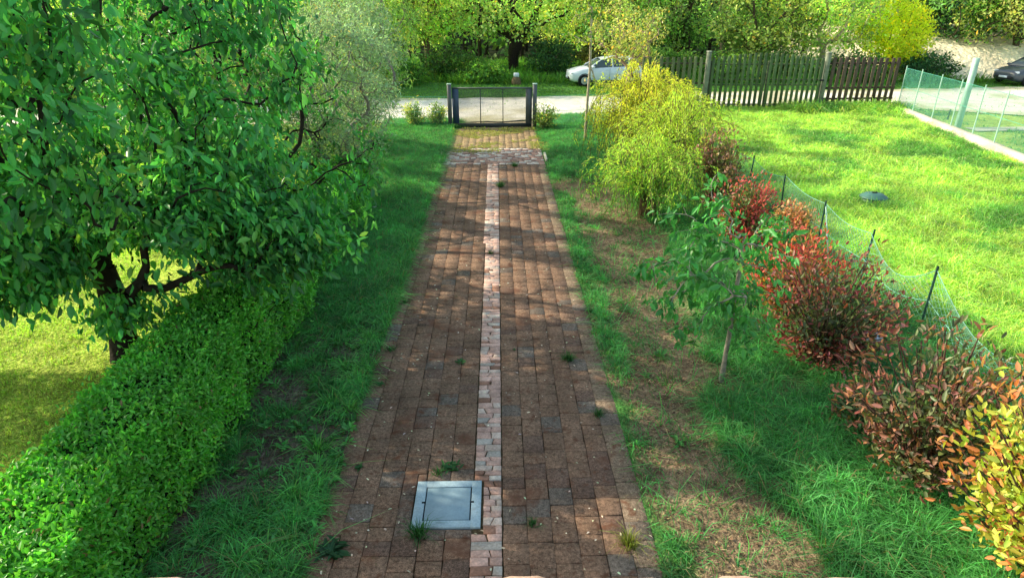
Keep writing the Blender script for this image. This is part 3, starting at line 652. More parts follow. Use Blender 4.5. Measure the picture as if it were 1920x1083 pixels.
tree('cherry_tree', c1, 'big dark green cherry tree with drooping leaves filling the upper left behind the hedge', 'tree', 'cherry trees behind the hedge', path, att, CH, 19, .112, .052, .0030, .165,
     spread=.15, droop=1.25, seg=.22, sides=8, barkcol=BK, along=.5, clump=.42, expo=1.95, wob=.03, kpath=.25, adroop=.15, mix2=((.17, .48, .09), .25), keep=lambda P: sungap(P) & ~((lambda q: (q[0] > 185) & (q[0] < 310) & (q[1] > 465) & (q[1] < 550) & (R.random(len(P)) < .55))(project(P))))
c2 = np.array([-5.0, 12.2, 0])
att = np.concatenate([ellips(650, (-.2, .2, 3.2), (2.2, 2.5, 2.6), .3, 1), ellips(90, (1.5, .9, 1.7), (1.1, 1.9, .9), .2, 1)]); att = att[att[:, 2] > .7]
tree('cherry_tree', c2, 'second cherry tree behind the big one, low branches arching toward the verge', 'tree', 'cherry trees behind the hedge', path, att, (.07, .30, .07), 16, .105, .048, .003, .13,
     spread=.15, droop=.8, seg=.25, barkcol=BK, along=.15, clump=.3, adroop=.15, mix2=((.14, .38, .07), .28), keep=sungap)
# long low branches reach over the verge
for (c, n, r, lab) in ():
    pass
OL = (.27, .40, .29)
def olive(loc, rad, hgt, label, n=420, col=OL):
    a = np.concatenate([ellips(n, (0, 0, hgt*.58), (rad, rad*1.1, hgt*.44), .35, 1)]); a = a[a[:, 2] > .35]
    tree('olive_tree', loc, label, 'tree', 'olive trees along the verge', [(0, 0, 0), (.05, 0, .5), (0, .04, .95)], a, col, 62, .075, .023, .0025, .10, mat='softleaf', spread=.15, droop=-.15, seg=.3, barkcol=(.22, .20, .17), expo=1.95, wob=.03,
         clump=.25, simple=True, along=.2, up=.2, keep=sungap)
olive((-3.75, 15.2, 0), 1.5, 4.3, 'silvery grey green olive tree leaning over the left verge', 560)
olive((-4.0, 18.4, 0), 1.5, 4.7, 'silvery olive tree behind the nearer olive on left verge', 360)
olive((-7.6, 16.5, 0), 1.8, 5.0, 'pale olive tree seen through the gaps of the cherry crown', 380, (.27, .36, .2))
a = ellips(620, (0, 0, 3.9), (2.2, 2.2, 3.9), .3, 1); a = a[a[:, 2] > .35]
tree('willow_tree', (-4.7, 22.0, 0), 'bright green tree with long hanging leaves and bare pale twigs left of the gate', 'tree', None, [(0, 0, 0), (.1, 0, 1), (0, 0, 2)], a, (.24, .42, .13), 30, .15, .035, .008, .14, mat='softleaf', spread=.2, droop=1.2, seg=.35,
     barkcol=(.30, .26, .20), simple=True, clump=.25, along=.1, keep=sungap)
for (x, y, h_, r_, lab, cc) in ((-9.8, 7.9, 3.6, 1.4, 'small tree just outside the left of the photo shading the near lawn', (.05, .14, .03)), (-12.5, 6.0, 4.4, 1.8, 'green tree at the far left edge beyond the lawn', (.04, .12, .03)), (-15.5, 13.5, 6.0, 2.4, 'taller light tree beyond the lawn seen under the cherry crown', (.10, .19, .05)),
                                (-10.2, 22, 6.0, 2.7, 'yellow green tree behind the olives at upper left', (.16, .26, .05)), (-17, 22, 7, 3, 'round tree at the back left of the lawn', (.12, .2, .05))):
    a = ellips(260, (0, 0, h_*.6), (r_, r_, h_*.42), .3, 1); a = a[a[:, 2] > .9]
    tree('garden_tree', (x, y, 0), lab, 'tree', 'garden trees beyond the lawn', [(0, 0, 0), (.05, 0, .7), (0, .04, 1.3)], a, tuple(v*1.7 for v in cc), 28, .12, .055, .01, .12, mat='softleaf', spread=.25, droop=.3, seg=.4, simple=True, clump=.3, keep=sungap)

# ------------------------------------------------------------------ saplings on the right
sp = at(1352, 716)
att = []
for (px, py, dy, n, s) in ((1250, 505, -.1, 10, .12), (1235, 560, -.35, 10, .10), (1300, 540, .2, 14, .14), (1290, 610, -.3, 8, .10), (1335, 470, .1, 16, .16), (1390, 560, -.3, 14, .14), (1420, 520, .2, 14, .15), (1390, 610, -.2, 6, .08),
                          (1430, 470, .3, 10, .15), (1370, 420, 0, 12, .15), (1300, 450, .3, 10, .14), (1345, 360, .1, 8, .12), (1265, 425, .4, 8, .12), (1400, 655, -.1, 3, .06), (1440, 420, .4, 7, .12), (1350, 540, -.4, 12, .13), (1470, 430, .5, 5, .1), (1215, 495, 0, 4, .08), (1310, 500, -.3, 8, .12)):
    p = atY(px, py, sp[1]+dy)-sp; att.append(p+R.standard_normal((n, 3))*s)
att = np.concatenate(att)
tree('cherry_sapling', sp, 'young cherry tree with slim banded trunk standing in the right verge', 'tree', None, [(0, 0, 0), (.0, 0, .4), (.01, .0, .8), (.0, 0, 1.2), (.01, 0, 1.6), (.0, 0, 2.0)], att, (.08, .32, .08), 7, .105, .044, .0025, .029,
     spread=.05, droop=1.0, seg=.15, barkcol=(.30, .27, .22), kpath=.15, along=.0, clump=.2)
s2 = at(1097, 266)
att = np.concatenate([np.array([(.0, 0, 5.6)]), ellips(22, (-.35, 0, 3.5), (.55, .5, .6), .2, 1), ellips(14, (-.2, 0, 4.4), (.5, .5, .5), .2, 1), ellips(12, (.55, 0, 1.95), (.5, .3, .25), .2, 1), ellips(5, (.3, 0, 1.1), (.35, .2, .15), .2, 1)])
tree('slim_sapling', s2, 'tall slim bare stemmed sapling standing right of the metal gate', 'tree', None, [(0, 0, 0), (.0, 0, .8), (.02, 0, 1.6), (.05, .0, 2.4), (.03, 0, 3.2), (.02, 0, 4.2)], att, (.42, .52, .08), 12, .10, .05, .006, .045,
     spread=.12, droop=.4, seg=.3, barkcol=(.40, .34, .24), kpath=.1, mix2=((.10, .26, .06), .3))
s3 = at(1168, 196)
att = np.concatenate([ellips(120, (.0, 0, 3.3), (1.8, 1.3, 1.15), .2, 1), ellips(40, (.3, 0, 2.2), (1.3, 1, .5), .2, 1)])
tree('small_tree', s3, 'small yellow green tree with several pinkish stems in front of the white car', 'tree', None, [(0, 0, 0), (.1, 0, .6), (.15, 0, 1.1)], att, (.52, .52, .14), 26, .11, .055, .010, .10,
     spread=.2, droop=.2, seg=.35, barkcol=(.36, .25, .20), simple=True, kpath=.2, mix2=((.30, .44, .11), .4))

# ------------------------------------------------------------------ shrubs on the right
def shrub(name, loc, rad, hgt, label, cat, group, col, mix2, L, W, nst=60, nleaf=16, mat='leaf', droop=-.3, barkcol=(.10, .06, .045), spread=.07, c0=.55, low=.12, simple=False, up=.4, tipcol=None):
    loc = np.array(loc, float); a = ellips(nst, (0, 0, hgt*c0), (rad, rad, hgt*(1-c0)), .25, 1); a = a[a[:, 2] > low]
    root = empty(name, loc, label, cat, group)
    A = []; B = []; stems = MB(); lb = MB()
    N = []; 
    for t in a:
        b0 = np.array([R.normal()*.06, R.normal()*.06, 0]); m_ = b0*.5+t*np.array([.35, .35, .55])+R.standard_normal(3)*.03
        prev = b0; K_ = 5
        for i in range(1, K_+1):
            u_ = i/K_; p = (1-u_)**2*b0+2*u_*(1-u_)*m_+u_*u_*t; A.append(prev); B.append(p); prev = p
            if u_ > .45: N.append((p, u_, t-m_))
    stems.tubes(A, B, .008, .006, 5, col=barkcol); stems.build('stems', 'bark', root)
    P = np.array([q[0] for q in N]); U = np.array([q[1] for q in N]); D_ = unit(np.array([q[2] for q in N])); n = len(P)*nleaf
    p = np.repeat(P, nleaf, 0); o = np.repeat(D_, nleaf, 0); u_ = np.repeat(U, nleaf)
    ofs = R.standard_normal((n, 3)); p = p+ofs*spread; out = unit(p-np.array([0, 0, hgt*.4]))
    d = unit(o*.5+out*.4+R.standard_normal((n, 3))*.7+np.array([0, 0, -droop])); nr = unit(R.standard_normal((n, 3))*.5+np.array([0, 0, up])+out*.3)
    rr = np.linalg.norm((p-[0, 0, hgt*c0])/np.array([rad, rad, hgt*(1-c0)]), axis=1)+.25*(p[:, 2]/hgt-.5)
    fr = fbm(p[:, 0]*2+loc[0], p[:, 2]*2+loc[1]+p[:, 1], .5, 3); young = (rr+1.7*(fr-.5)+R.normal(size=n)*.25) > mix2[1]+.06
    c = np.where(young[:, None], np.asarray(mix2[0])[None], np.asarray(col)[None])*1.55; c = jit(c, n, .28, .12)
    if tipcol is not None:
        tp = (rr > mix2[1]+.15) & (R.random(n) < .35); c[tp] = jit(tipcol, tp.sum(), .2, .1)
    sz = np.clip(1+.2*R.standard_normal(n), .5, 1.5); add_leaves(lb, p, d, nr, L*sz, W*sz, c, simple, .15)
    lb.build('foliage', mat, root); return root
PG = (.055, .105, .035); G7 = 'red tipped photinia shrubs along the wire fence'
shrub('photinia_shrub', at(1935, 1120)+np.array([.1, 0, 0]), .95, 2.15, 'nearest photinia at bottom right corner with yellow green and orange sunlit leaves', 'shrub', G7, (.34, .38, .06), ((.42, .17, .06), .93), .08, .037, 190, 12, tipcol=(.5, .28, .10), low=.3)
shrub('photinia_shrub', at(1715, 905), .82, 1.80, 'tall loose photinia with dusky bronze leaves second from the bottom right', 'shrub', G7, (.09, .11, .05), ((.24, .105, .08), .82), .075, .032, 95, 13, tipcol=(.42, .18, .10), spread=.075)
shrub('photinia_shrub', at(1535, 690), .82, 1.62, 'wide dark maroon photinia behind the cherry sapling', 'shrub', G7, (.07, .085, .04), ((.20, .052, .048), .62), .078, .033, 105, 12, tipcol=(.32, .15, .10), spread=.10)
shrub('photinia_shrub', at(1478, 590), .72, 1.42, 'bright red photinia glowing in the sun just behind the maroon one', 'shrub', G7, (.14, .14, .04), ((.40, .065, .06), .60), .078, .034, 90, 12, tipcol=(.48, .20, .07), spread=.10)
shrub('photinia_shrub', at(1472, 450)+np.array([.1, 0, 0]), .42, .80, 'small dry peach coloured photinia next to the wire fence', 'shrub', G7, (.26, .20, .09), ((.42, .20, .11), .5), .07, .028, 60, 12)
shrub('photinia_shrub', at(1385, 470), .6, 1.5, 'crimson photinia standing beside the weeping yellow shrubs', 'shrub', G7, (.10, .13, .04), ((.34, .06, .06), .62), .075, .032, 90, 13)
shrub('photinia_shrub', at(1340, 395), .55, 1.9, 'farthest photinia with brownish pink tops at the end of the row', 'shrub', G7, (.12, .13, .04), ((.25, .13, .095), .6), .08, .035, 80, 14)
shrub('low_shrub', at(1552, 668), .28, .45, 'low magenta leaved shrub at the foot of the maroon photinia', 'shrub', None, (.14, .05, .05), ((.42, .07, .10), .3), .08, .03, 30, 10)
shrub('low_shrub', at(1622, 808), .40, .55, 'low green and bronze shrub under the tall loose photinia', 'shrub', None, (.05, .10, .04), ((.20, .10, .06), .9), .07, .03, 30, 10)
# weeping yellow shrubs
def weeping(loc, rad, hgt, label, n=170, col=(.36, .38, .05), col2=(.13, .25, .045)):
    root = empty('weeping_shrub', loc, label, 'shrub', 'weeping yellow green shrubs right of the paving'); st = MB(); lb = MB(); A = []; B = []; P = []; D_ = []; T = []
    for i in range(n):
        a_ = R.random()*6.283; rr = rad*R.uniform(.2, 1.1); hh = hgt*R.uniform(.45, 1.10)*(1-.18*(rr/rad)**2); p0 = np.array([R.normal()*.1, R.normal()*.1, 0]); e = np.array([math.cos(a_)*rr, math.sin(a_)*rr, 0])
        top = e*R.uniform(.45, .9)+[R.normal()*.12, R.normal()*.12, hh]; end = e*R.uniform(.85, 1.15)+[0, 0, max(.08, hh*R.uniform(.15, .85))]; pr = p0; K_ = 9
        for k in range(1, K_+1):
            t = k/K_
            if t <= .5: u_ = t*2; q_ = p0*(1-u_)**2+2*u_*(1-u_)*(p0+[0, 0, hh*.7])+top*u_*u_
            else: u_ = t*2-1; q_ = top*(1-u_)**2+2*u_*(1-u_)*(top+e*.3+[0, 0, .05])+end*u_*u_
            A.append(pr); B.append(q_)
            if t > .3:
                for m_ in range(12): f_ = R.random(); P.append(pr*(1-f_)+q_*f_); D_.append(q_-pr); T.append(t)
            pr = q_
    st.tubes(A, B, .006, .004, 4, col=(.14, .10, .05)); st.build('stems', 'bark', root)
    P = np.array(P); D_ = unit(np.array(D_)); n_ = len(P); P = P+R.standard_normal((n_, 3))*.03
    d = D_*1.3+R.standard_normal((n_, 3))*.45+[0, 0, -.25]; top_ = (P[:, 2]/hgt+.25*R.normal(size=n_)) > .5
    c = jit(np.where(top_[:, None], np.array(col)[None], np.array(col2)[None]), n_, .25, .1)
    sz = np.clip(1+.25*R.standard_normal(n_), .4, 1.6); add_leaves(lb, P, d, R.standard_normal((n_, 3))+[0, 0, .3], (.075*sz), .016*sz, c, True); lb.build('foliage', 'softleaf', root)
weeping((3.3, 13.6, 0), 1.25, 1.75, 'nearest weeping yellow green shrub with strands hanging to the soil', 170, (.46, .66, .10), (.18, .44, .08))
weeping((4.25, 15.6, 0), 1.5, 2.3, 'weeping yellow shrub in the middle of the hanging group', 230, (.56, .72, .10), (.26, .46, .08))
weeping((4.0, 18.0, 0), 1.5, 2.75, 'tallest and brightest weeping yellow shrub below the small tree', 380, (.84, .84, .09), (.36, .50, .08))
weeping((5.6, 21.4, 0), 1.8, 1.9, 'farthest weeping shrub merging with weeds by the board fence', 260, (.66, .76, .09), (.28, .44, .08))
# bushes by the gate and the road
for (px, py, r_, h_, lab, cc) in ((778, 238, .45, 1.0, 'small dark leaved bush farther left of the metal gate', (.12, .2, .05)), (822, 238, .38, .95, 'small yellow tipped bush beside the left gate post', (.16, .22, .05)), (1022, 244, .50, .95, 'small bush touching the right gate post', (.13, .2, .06)),
                                  (1150, 250, .6, .9, 'leafy green bush at the foot of the slim sapling', (.08, .17, .05)), (1290, 222, .8, 1.1, 'dark green bush against the left end of the board fence', (.05, .13, .04))):
    shrub('gate_bush', at(px, py), r_, h_, lab, 'bush', 'bushes near the gates', cc, ((.40, .40, .10), .95), .08, .035, 40, 12, mat='softleaf', simple=True)

# ------------------------------------------------------------------ wooded edge across the road
def _b(c, k): return tuple(min(.7, v*k) for v in c)
def wood_tree(px, Y, hgt, rad, label, col, col2=None, n=250, nl=44, bark=(.09, .07, .05), base=.2, c0=.55, L=.20, fork=False, low=1.0, lean=0, name='woodland_tree', grp='trees across the road', simple=True, spread=.42):
    x = atY(px, 100, Y)[0]; a = ellips(n, (lean, 0, hgt*c0), (rad, rad*.9, hgt*(1-c0)), .3, 1)
    lob = fbm(a[:, 0]*1.0+x, a[:, 2]+Y, 1.8, 2); a = a[(a[:, 2] > low) & (lob > .36)]
    tree(name, (x, Y, 0), label, 'tree', grp, [(0, 0, 0), (lean*.15+.1, 0, hgt*.12), (lean*.3, .05, hgt*.25)] if not fork else [(0, 0, 0), (.05, 0, .4), (0, 0, .7)], a, col, nl, L, L*.55, .012, base, mat='softleaf', spread=spread, droop=.15, seg=.6, sides=5,
         barkcol=bark, simple=simple, clump=.38, kpath=.35, up=.5, mix2=(col2, .5) if col2 else None)
DG, MG, YG = (.17, .36, .11), (.40, .66, .18), (.70, .78, .27)
wood_tree(962, 43.5, 9, 4.4, 'woodland tree with dark forked trunk straight behind the metal gate', MG, YG, 330, fork=True, bark=(.03, .022, .018), base=.34, low=2.4)
wood_tree(800, 45, 8, 3.2, 'slim brown trunked woodland tree left of the gate across the road', MG, YG, bark=(.16, .11, .07), low=1.8)
wood_tree(700, 43, 8, 3.2, 'feathery light green tree showing above the olive trees', (.15, .26, .07), YG)
wood_tree(600, 38, 8, 3.4, 'bright yellow green tree at the top behind the cherry branches', YG, (.16, .28, .06))
wood_tree(440, 36, 8, 3.8, 'tree glimpsed through the upper middle of the cherry crown', MG, YG)
wood_tree(240, 35, 8, 3.8, 'tree glimpsed behind the upper left part of the cherry crown', MG, YG)
wood_tree(60, 33, 8, 3.8, 'tree at the far upper left corner behind the cherry', MG, DG)
wood_tree(1075, 47, 8.5, 3.6, 'mid green tree behind the front end of the white car', MG, YG, low=1.5)
wood_tree(1185, 43, 8.5, 3.0, 'tree with pale thin upright stems above the white car', MG, (.30, .34, .12), 240, bark=(.38, .30, .2), base=.13, low=2)
wood_tree(1262, 44, 8, 2.8, 'dark slanting trunked tree behind the left part of the board fence', (.07, .16, .04), MG, bark=(.05, .035, .025), low=1.5)
wood_tree(1350, 50, 8, 3.0, 'thin forked tree in front of the dark gap in the wood', DG, MG, 120, bark=(.25, .2, .15), base=.15, low=2.2)
wood_tree(1425, 40.5, 7.2, 3.0, 'sunlit yellow green tree rising behind the board gate', YG, (.16, .27, .06), 260, low=1.2)
wood_tree(1535, 41, 7.5, 2.6, 'tree with pale leaning trunk behind the right gate post', MG, YG, 220, bark=(.50, .42, .30), base=.16, lean=.9, low=1.8)
wood_tree(1620, 49, 8, 3.4, 'dark green tree behind the round yellow bush', DG, MG, low=1)
wood_tree(1790, 45, 8, 4.0, 'dark bluish green tree hanging over the sandy bank', (.03, .085, .035), DG, 330, low=2.0)
wood_tree(1900, 42.5, 8, 3.9, 'bright green leafy tree at the upper right corner over the bank', (.14, .30, .05), YG, 360, low=2.1)
wood_tree(1710, 52, 8, 3.5, 'dark tree deep in the wood between bush and bank', DG, None, low=.5)
a_ = at(1672, 140)
x = atY(1672, 100, 40.5)[0]
a = ellips(190, (0, 0, 2.6), (2.2, 1.8, 1.9), .3, 1)
tree('round_bush', (x, 40.5, 0), 'round bright yellow bush behind the right end of the board fence', 'bush', None, [(0, 0, 0), (0, 0, .5), (0, .05, 1.0)], a, (.74, .84, .05), 60, .16, .08, .012, .12, mat='softleaf', spread=.28, droop=0, seg=.5, simple=True, clump=.15, barkcol=(.1, .07, .04), expo=1.9)
for (px, Y, r_, h_, lab, cc) in ((745, 37.5, 1.7, 1.6, 'dense green bush on the far verge behind the willow like tree', (.05, .14, .03)), (850, 40, 2.0, 1.9, 'dark bramble thicket left of the forked trunk', (.04, .10, .025)), (905, 38.6, 1.3, 1.1, 'light green leafy bush left of the white capped marker', (.09, .2, .04)),
                                  (1030, 41, 1.5, 2.3, 'dark ivy covered bush between marker and white car', (.03, .08, .03)), (1130, 43.5, 2.2, 2.3, 'brownish bramble thicket behind the white car', (.10, .11, .04)), (1250, 39.5, 1.8, 2.0, 'bush behind the leftmost boards of the fence', (.09, .18, .04)),
                                  (1365, 39, 1.9, 1.7, 'bush behind the left leaf of the board gate', (.10, .20, .05)), (1480, 39.5, 1.9, 1.7, 'bush behind the right leaf of the board gate', (.09, .18, .05)), (1600, 38.8, 1.8, 1.6, 'bush behind the right boards of the fence', (.05, .13, .04)), (1735, 39.2, 1.6, 1.6, 'dark bush at the left end of the sandy bank', (.03, .09, .04)),
                                  (550, 34, 2.2, 2.4, 'bush hidden behind the lower cherry branches', (.10, .2, .04)), (350, 31, 2.2, 2.4, 'bush across the road behind the middle of the cherry crown', (.12, .2, .04)), (100, 29, 2.4, 2.4, 'bush across the road behind the left of the cherry crown', (.12, .2, .04))):
    x = atY(px, 150, Y)[0]
    a = ellips(120, (0, 0, h_*.45), (r_, r_*.7, h_*.55), .3, 1); a = a[a[:, 2] > .15]
    tree('roadside_bush', (x, Y, 0), lab, 'bush', 'bushes on the far side of the road', [(0, 0, 0), (0, 0, .15), (0, .02, .3)], a, _b(cc, 1.8), 30, .17, .08, .012, .08, mat='softleaf', spread=.24, droop=0, seg=.4, simple=True, clump=.35, barkcol=(.07, .05, .03), mix2=((cc[0]*3.4, cc[1]*2.6, cc[2]*2), .3))
# deep wood: one mass
mb = MB(); n = 60000; x = R.uniform(-62, 66, n); y = R.uniform(52, 78, n); z = R.random(n)**.8*9; ok = (fbm(x, z*2+y*.3, 5, 1) > .40) & (np.abs(x) < y*.95+4); x, y, z = x[ok], y[ok], z[ok]; n = len(x)
cl = (.4+1.1*fbm(x, z+y, 3, 3))[:, None]
add_leaves(mb, np.stack([x, y, z], 1), R.standard_normal((n, 3)), R.standard_normal((n, 3))+[0, 0, .5], .62, .4, jit((.14, .29, .08), n, .35, .1)*cl, True)
A = []; B = []
for i in range(130):
    xx, yy = R.uniform(-58, 60), R.uniform(50, 66); l_ = R.normal()*.5; A.append((xx, yy, 0)); B.append((xx+l_, yy, 8))
mb.tubes(A, B, .16, .08, 5, col=(.05, .04, .03))
tag(mb.build('far_wood', 'softleaf'), 'dark mass of woodland foliage behind the trees across the road', 'wood', kind='stuff')

# ------------------------------------------------------------------ metal gate
gp = at(925, 240); GY = gp[1]; gx0, gx1 = at(845, 240)[0], at(1002, 240)[0]
go = empty('metal_gate', ((gx0+gx1)/2, GY, 0), 'dark metal driveway gate with mesh infill and blue grey side panels', 'gate'); hwg = (gx1-gx0)/2
for s in (-1, 1):
    mb = MB(); mb.box((s*hwg, 0, .79), (.15, .14, 1.58), bev=.01); pz = mb.build('post', 'steel', go)
    mb = MB(); mb.box((s*hwg, 0, 1.595), (.17, .16, .03), bev=.006); c_ = mb.build('cap', 'polegreen', pz)
wl = hwg-.10
mb = MB(); mb.box((0, .0, 1.45), (2*wl, .05, .05), bev=.004); mb.build('top_rail', 'steel', go)
mb = MB(); mb.box((0, .0, .10), (2*wl, .06, .14), bev=.004); mb.build('bottom_rail', 'greywire', go)
mb = MB(); mb.box((-wl+.12, 0, .80), (.24, .045, 1.245), bev=.004); mb.build('side_panel', 'bluesteel', go)
mb = MB(); mb.box((wl-.12, 0, .80), (.24, .045, 1.245), bev=.004); mb.build('side_panel', 'steel', go)
for k in (-1, 1):
    mb = MB(); mb.box((k*wl*.28-.02, 0, .80), (.03, .035, 1.245), bev=.003); mb.build('bar', 'greywire', go)
mb = MB(); xi = wl-.25; xx = np.arange(-xi, xi, .03); zz = np.arange(.18, 1.42, .03)
mb.tubes(np.stack([xx, xx*0, xx*0+.17], 1), np.stack([xx, xx*0, xx*0+1.425], 1), .0036, .0036, 3)
mb.tubes(np.stack([zz*0-xi, zz*0, zz], 1), np.stack([zz*0+xi, zz*0, zz], 1), .0036, .0036, 3); mb.build('mesh_infill', 'greywire', go)
# chain link fences
def chainlink(name, pts, ztop, zbot, label, posts, cell=.055, r=.0022, wm='wire', pm='postgreen', pr=.018, sag=0, ptop=.06, z0=0.0, sags=None):
    root = empty(name, (pts[0][0], pts[0][1], z0), label, 'fence'); o = np.array([pts[0][0], pts[0][1], 0]); mb = MB(); tops = [MB(), MB()]
    for i in range(len(pts)-1):
        sag = sags[i] if sags else sag; a = np.array([*pts[i], 0.])-o; b_ = np.array([*pts[i+1], 0.])-o; L = np.linalg.norm(b_-a); u_ = (b_-a)/L; hh = ztop-zbot
        s = np.arange(-hh, L, cell*1.41)
        for sg in (1, -1):
            s0 = s if sg > 0 else s+hh; s1 = s+hh if sg > 0 else s
            t0 = np.zeros(len(s)); z_a = np.full(len(s), zbot); z_b = np.full(len(s), ztop)
            A_, B_ = s0.copy(), s1.copy(); dz = (z_b-z_a)/(B_-A_)
            lo = np.clip(A_, 0, L); z_a2 = z_a+dz*(lo-A_); hi = np.clip(B_, 0, L); z_b2 = z_a+dz*(hi-A_)
            ok = np.abs(hi-lo) > .02
            sagf = lambda q_, zz_: zz_-sag*np.sin(np.clip(q_/L, 0, 1)*math.pi)*(zz_-zbot)/hh
            mb.tubes((a+u_*lo[:, None]+np.array([0, 0, 1])*sagf(lo, z_a2)[:, None])[ok], (a+u_*hi[:, None]+np.array([0, 0, 1])*sagf(hi, z_b2)[:, None])[ok], r, r, 3)
        K_ = 8
        for k in range(K_):
            for top, zz_ in zip(tops, (ztop, (ztop+zbot)/2)):
                f = lambda t: a+u_*L*t+np.array([0, 0, zz_-sag*math.sin(t*math.pi)*(zz_-zbot)/hh])
                top.tubes([f(k/K_)], [f((k+1)/K_)], r*2.2, r*2.2, 4)
    mb.build('mesh', wm, root); [top.build('line_wire', wm, root) for top in tops]
    for (x, y, tilt) in posts:
        m2 = MB(); q_ = np.array([x, y, 0])-o; m2.tubes([q_+[0, 0, -.05]], [q_+[tilt, 0, ztop+ptop]], pr, pr, 8); m2.build('post', pm, root)
    return root
fx = lambda px, py, z=1.0: at(px, py, z)[:2]
P_ = [fx(2010, 700, .95), fx(1765, 510, .95), fx(1650, 440, .95), fx(1560, 380, 1.0), fx(1490, 330, 1.0), fx(1435, 295, 1.0), fx(1385, 266, 1.0), fx(1345, 243, 1.0), fx(1318, 225, 1.0)]
P_ = [(6.15+.06*math.sin(i*2), float(p[1])) for i, p in enumerate(P_)]
chainlink('wire_fence', P_, .98, .03, 'sagging green chain link fence between the photinia row and the field', [(x, y, .05*math.sin(i*1.7)) for i, (x, y) in enumerate(P_[1:])], sag=.1, sags=[.55, .38, .10, .08, .12, .08, .1, .1], cell=.07, r=.0024, wm='palewire')
mb = MB(); p = P_[3]; mb.tubes([(p[0]-.02, p[1]-.55, 0)], [(p[0], p[1], .95)], .014, .014, 6); tag(mb.build('fence_brace', 'polegreen'), 'thin pale brace leaning on a post of the sagging wire fence', 'brace')
gl = [(-8.5, GY+.05), (-5, GY+.05), (gx0-.1, GY)]
chainlink('wire_fence', gl, 1.15, .05, 'low green wire fence joining the left gate post', [(x, y, 0) for x, y in gl[:-1]], cell=.06)
gr_ = [(gx1+.1, GY), (3.9, GY+.5), (6.2, GY+1.8)]
chainlink('wire_fence', gr_, 1.15, .05, 'low wire fence between right gate post and the weeping shrubs', [(x, y, 0) for x, y in gr_[1:]], cell=.06)

# ------------------------------------------------------------------ board fence and board gate
pA, pB, pC, pD = at(1317, 208), at(1534, 208), at(1668, 206), at(1195, 208)
WB = np.array([.09, .14, .06])
def boards(root, a, b_, z0, z1f, pitch, wdt, cols, name='board', off=0.0):
    L = np.linalg.norm(b_-a); u_ = (b_-a)/L; nn_ = np.array([-u_[1], u_[0], 0]); k = int(L/pitch); ang = math.atan2(u_[1], u_[0]); rot = np.array(Matrix.Rotation(ang, 3, 'Z'))
    for i in range(k):
        s = (i+.5)*L/k; p = a+u_*s; t = s/L; z1 = z1f(t)+R.normal()*.012; m2 = MB(); cc = cols(t)*(.75+.5*R.random())
        m2.box((0, 0, (z0+z1)/2), (wdt*R.uniform(.93, 1.05), .024, z1-z0), col=cc, bev=.004)
        o = m2.build(name, 'wood', root); q_ = p+nn_*(-.035+off)-np.array(root.location); o.location = (q_[0], q_[1], 0); o.rotation_euler = (0, R.normal()*.008, ang)
def rail(root, a, b_, z, th=.05, hh=.08, mat='wood', col=(.07, .06, .04), name='rail', off=0.02):
    L = np.linalg.norm((b_-a)[:2]); ang = math.atan2(b_[1]-a[1], b_[0]-a[0]); m2 = MB(); m2.box((L/2, off, 0), (L, th, hh), col=col, bev=.004); o = m2.build(name, mat, root)
    q_ = a-np.array(root.location); o.location = (q_[0], q_[1], z); o.rotation_euler[2] = ang
bf = empty('board_fence', pD, 'weathered upright board fence left of the board gate', 'fence')
boards(bf, pD, pA-[.15, 0, 0], .12, lambda t: 2.22, .24, .135, lambda t: np.array([.10, .12, .055])*(1+.9*max(0, t-.55)))
for z in (.5, 1.15, 1.95): rail(bf, pD, pA-[.12, 0, 0], z)
bg_ = empty('board_gate', pA, 'double leaf board gate with arched top between two tall posts', 'gate')
for (p, t) in ((pA, 2.42), (pB, 2.38)):
    m2 = MB(); m2.box((p[0]-pA[0], p[1]-pA[1], t/2), (.17, .17, t), col=(.16, .18, .13), bev=.012); o = m2.build('post', 'wood', bg_)
    m2 = MB(); m2.box((p[0]-pA[0], p[1]-pA[1], t+.012), (.19, .19, .024), col=(.5, .5, .42), bev=.006); m2.build('cap', 'wood', o)
mid = (pA+pB)/2
def leaf_(a, b_, z1f):
    lf = bpy.data.objects.new('gate_leaf', None); COL.objects.link(lf); lf.parent = bg_; q_ = a-pA; lf.location = (q_[0], q_[1], 0)
    L = np.linalg.norm(b_-a); k = 11; m2 = MB(); m3 = MB()
    ang = math.atan2(b_[1]-a[1], b_[0]-a[0]); lf.rotation_euler[2] = ang
    for i in range(k):
        s = (i+.5)*L/k; z1 = z1f(s/L)+R.normal()*.01; cc = WB*(.6+.6*R.random()); m4 = MB()
        m4.box((s, -.035, (.10+z1)/2), (.12, .024, z1-.10), col=cc, bev=.004); m4.build('board', 'wood', lf)
    for z in (.28, 1.08, 1.30, 2.0 if a is pA else 1.92):
        m3.box((L/2, .0, z), (L-.02, .04, .055), col=(.07, .08, .05), bev=.004)
    m3.box((.03, .0, 1.08), (.05, .04, 1.95), col=(.1, .11, .07), bev=.004); m3.box((L-.03, .0, 1.08), (.05, .04, 1.95), col=(.1, .11, .07), bev=.004)
    m3.build('frame', 'wood', lf)
d_ = unit(pB-pA)
leaf_(pA+d_*.11, mid-d_*.02, lambda t: 2.14+.24*math.sin(t*math.pi/2)); leaf_(mid+d_*.02, pB-d_*.11, lambda t: 2.38-.22*math.sin(t*math.pi/2)**2)
m2 = MB(); lp = pB-pA; m2.box((lp[0]-.14, lp[1]-.10, 1.28), (.16, .06, .07), col=(.01, .01, .01), bev=.005); m2.build('latch', 'trim', bg_)
bf2 = empty('board_fence', pB, 'weathered upright board fence on a low plinth right of the board gate', 'fence')
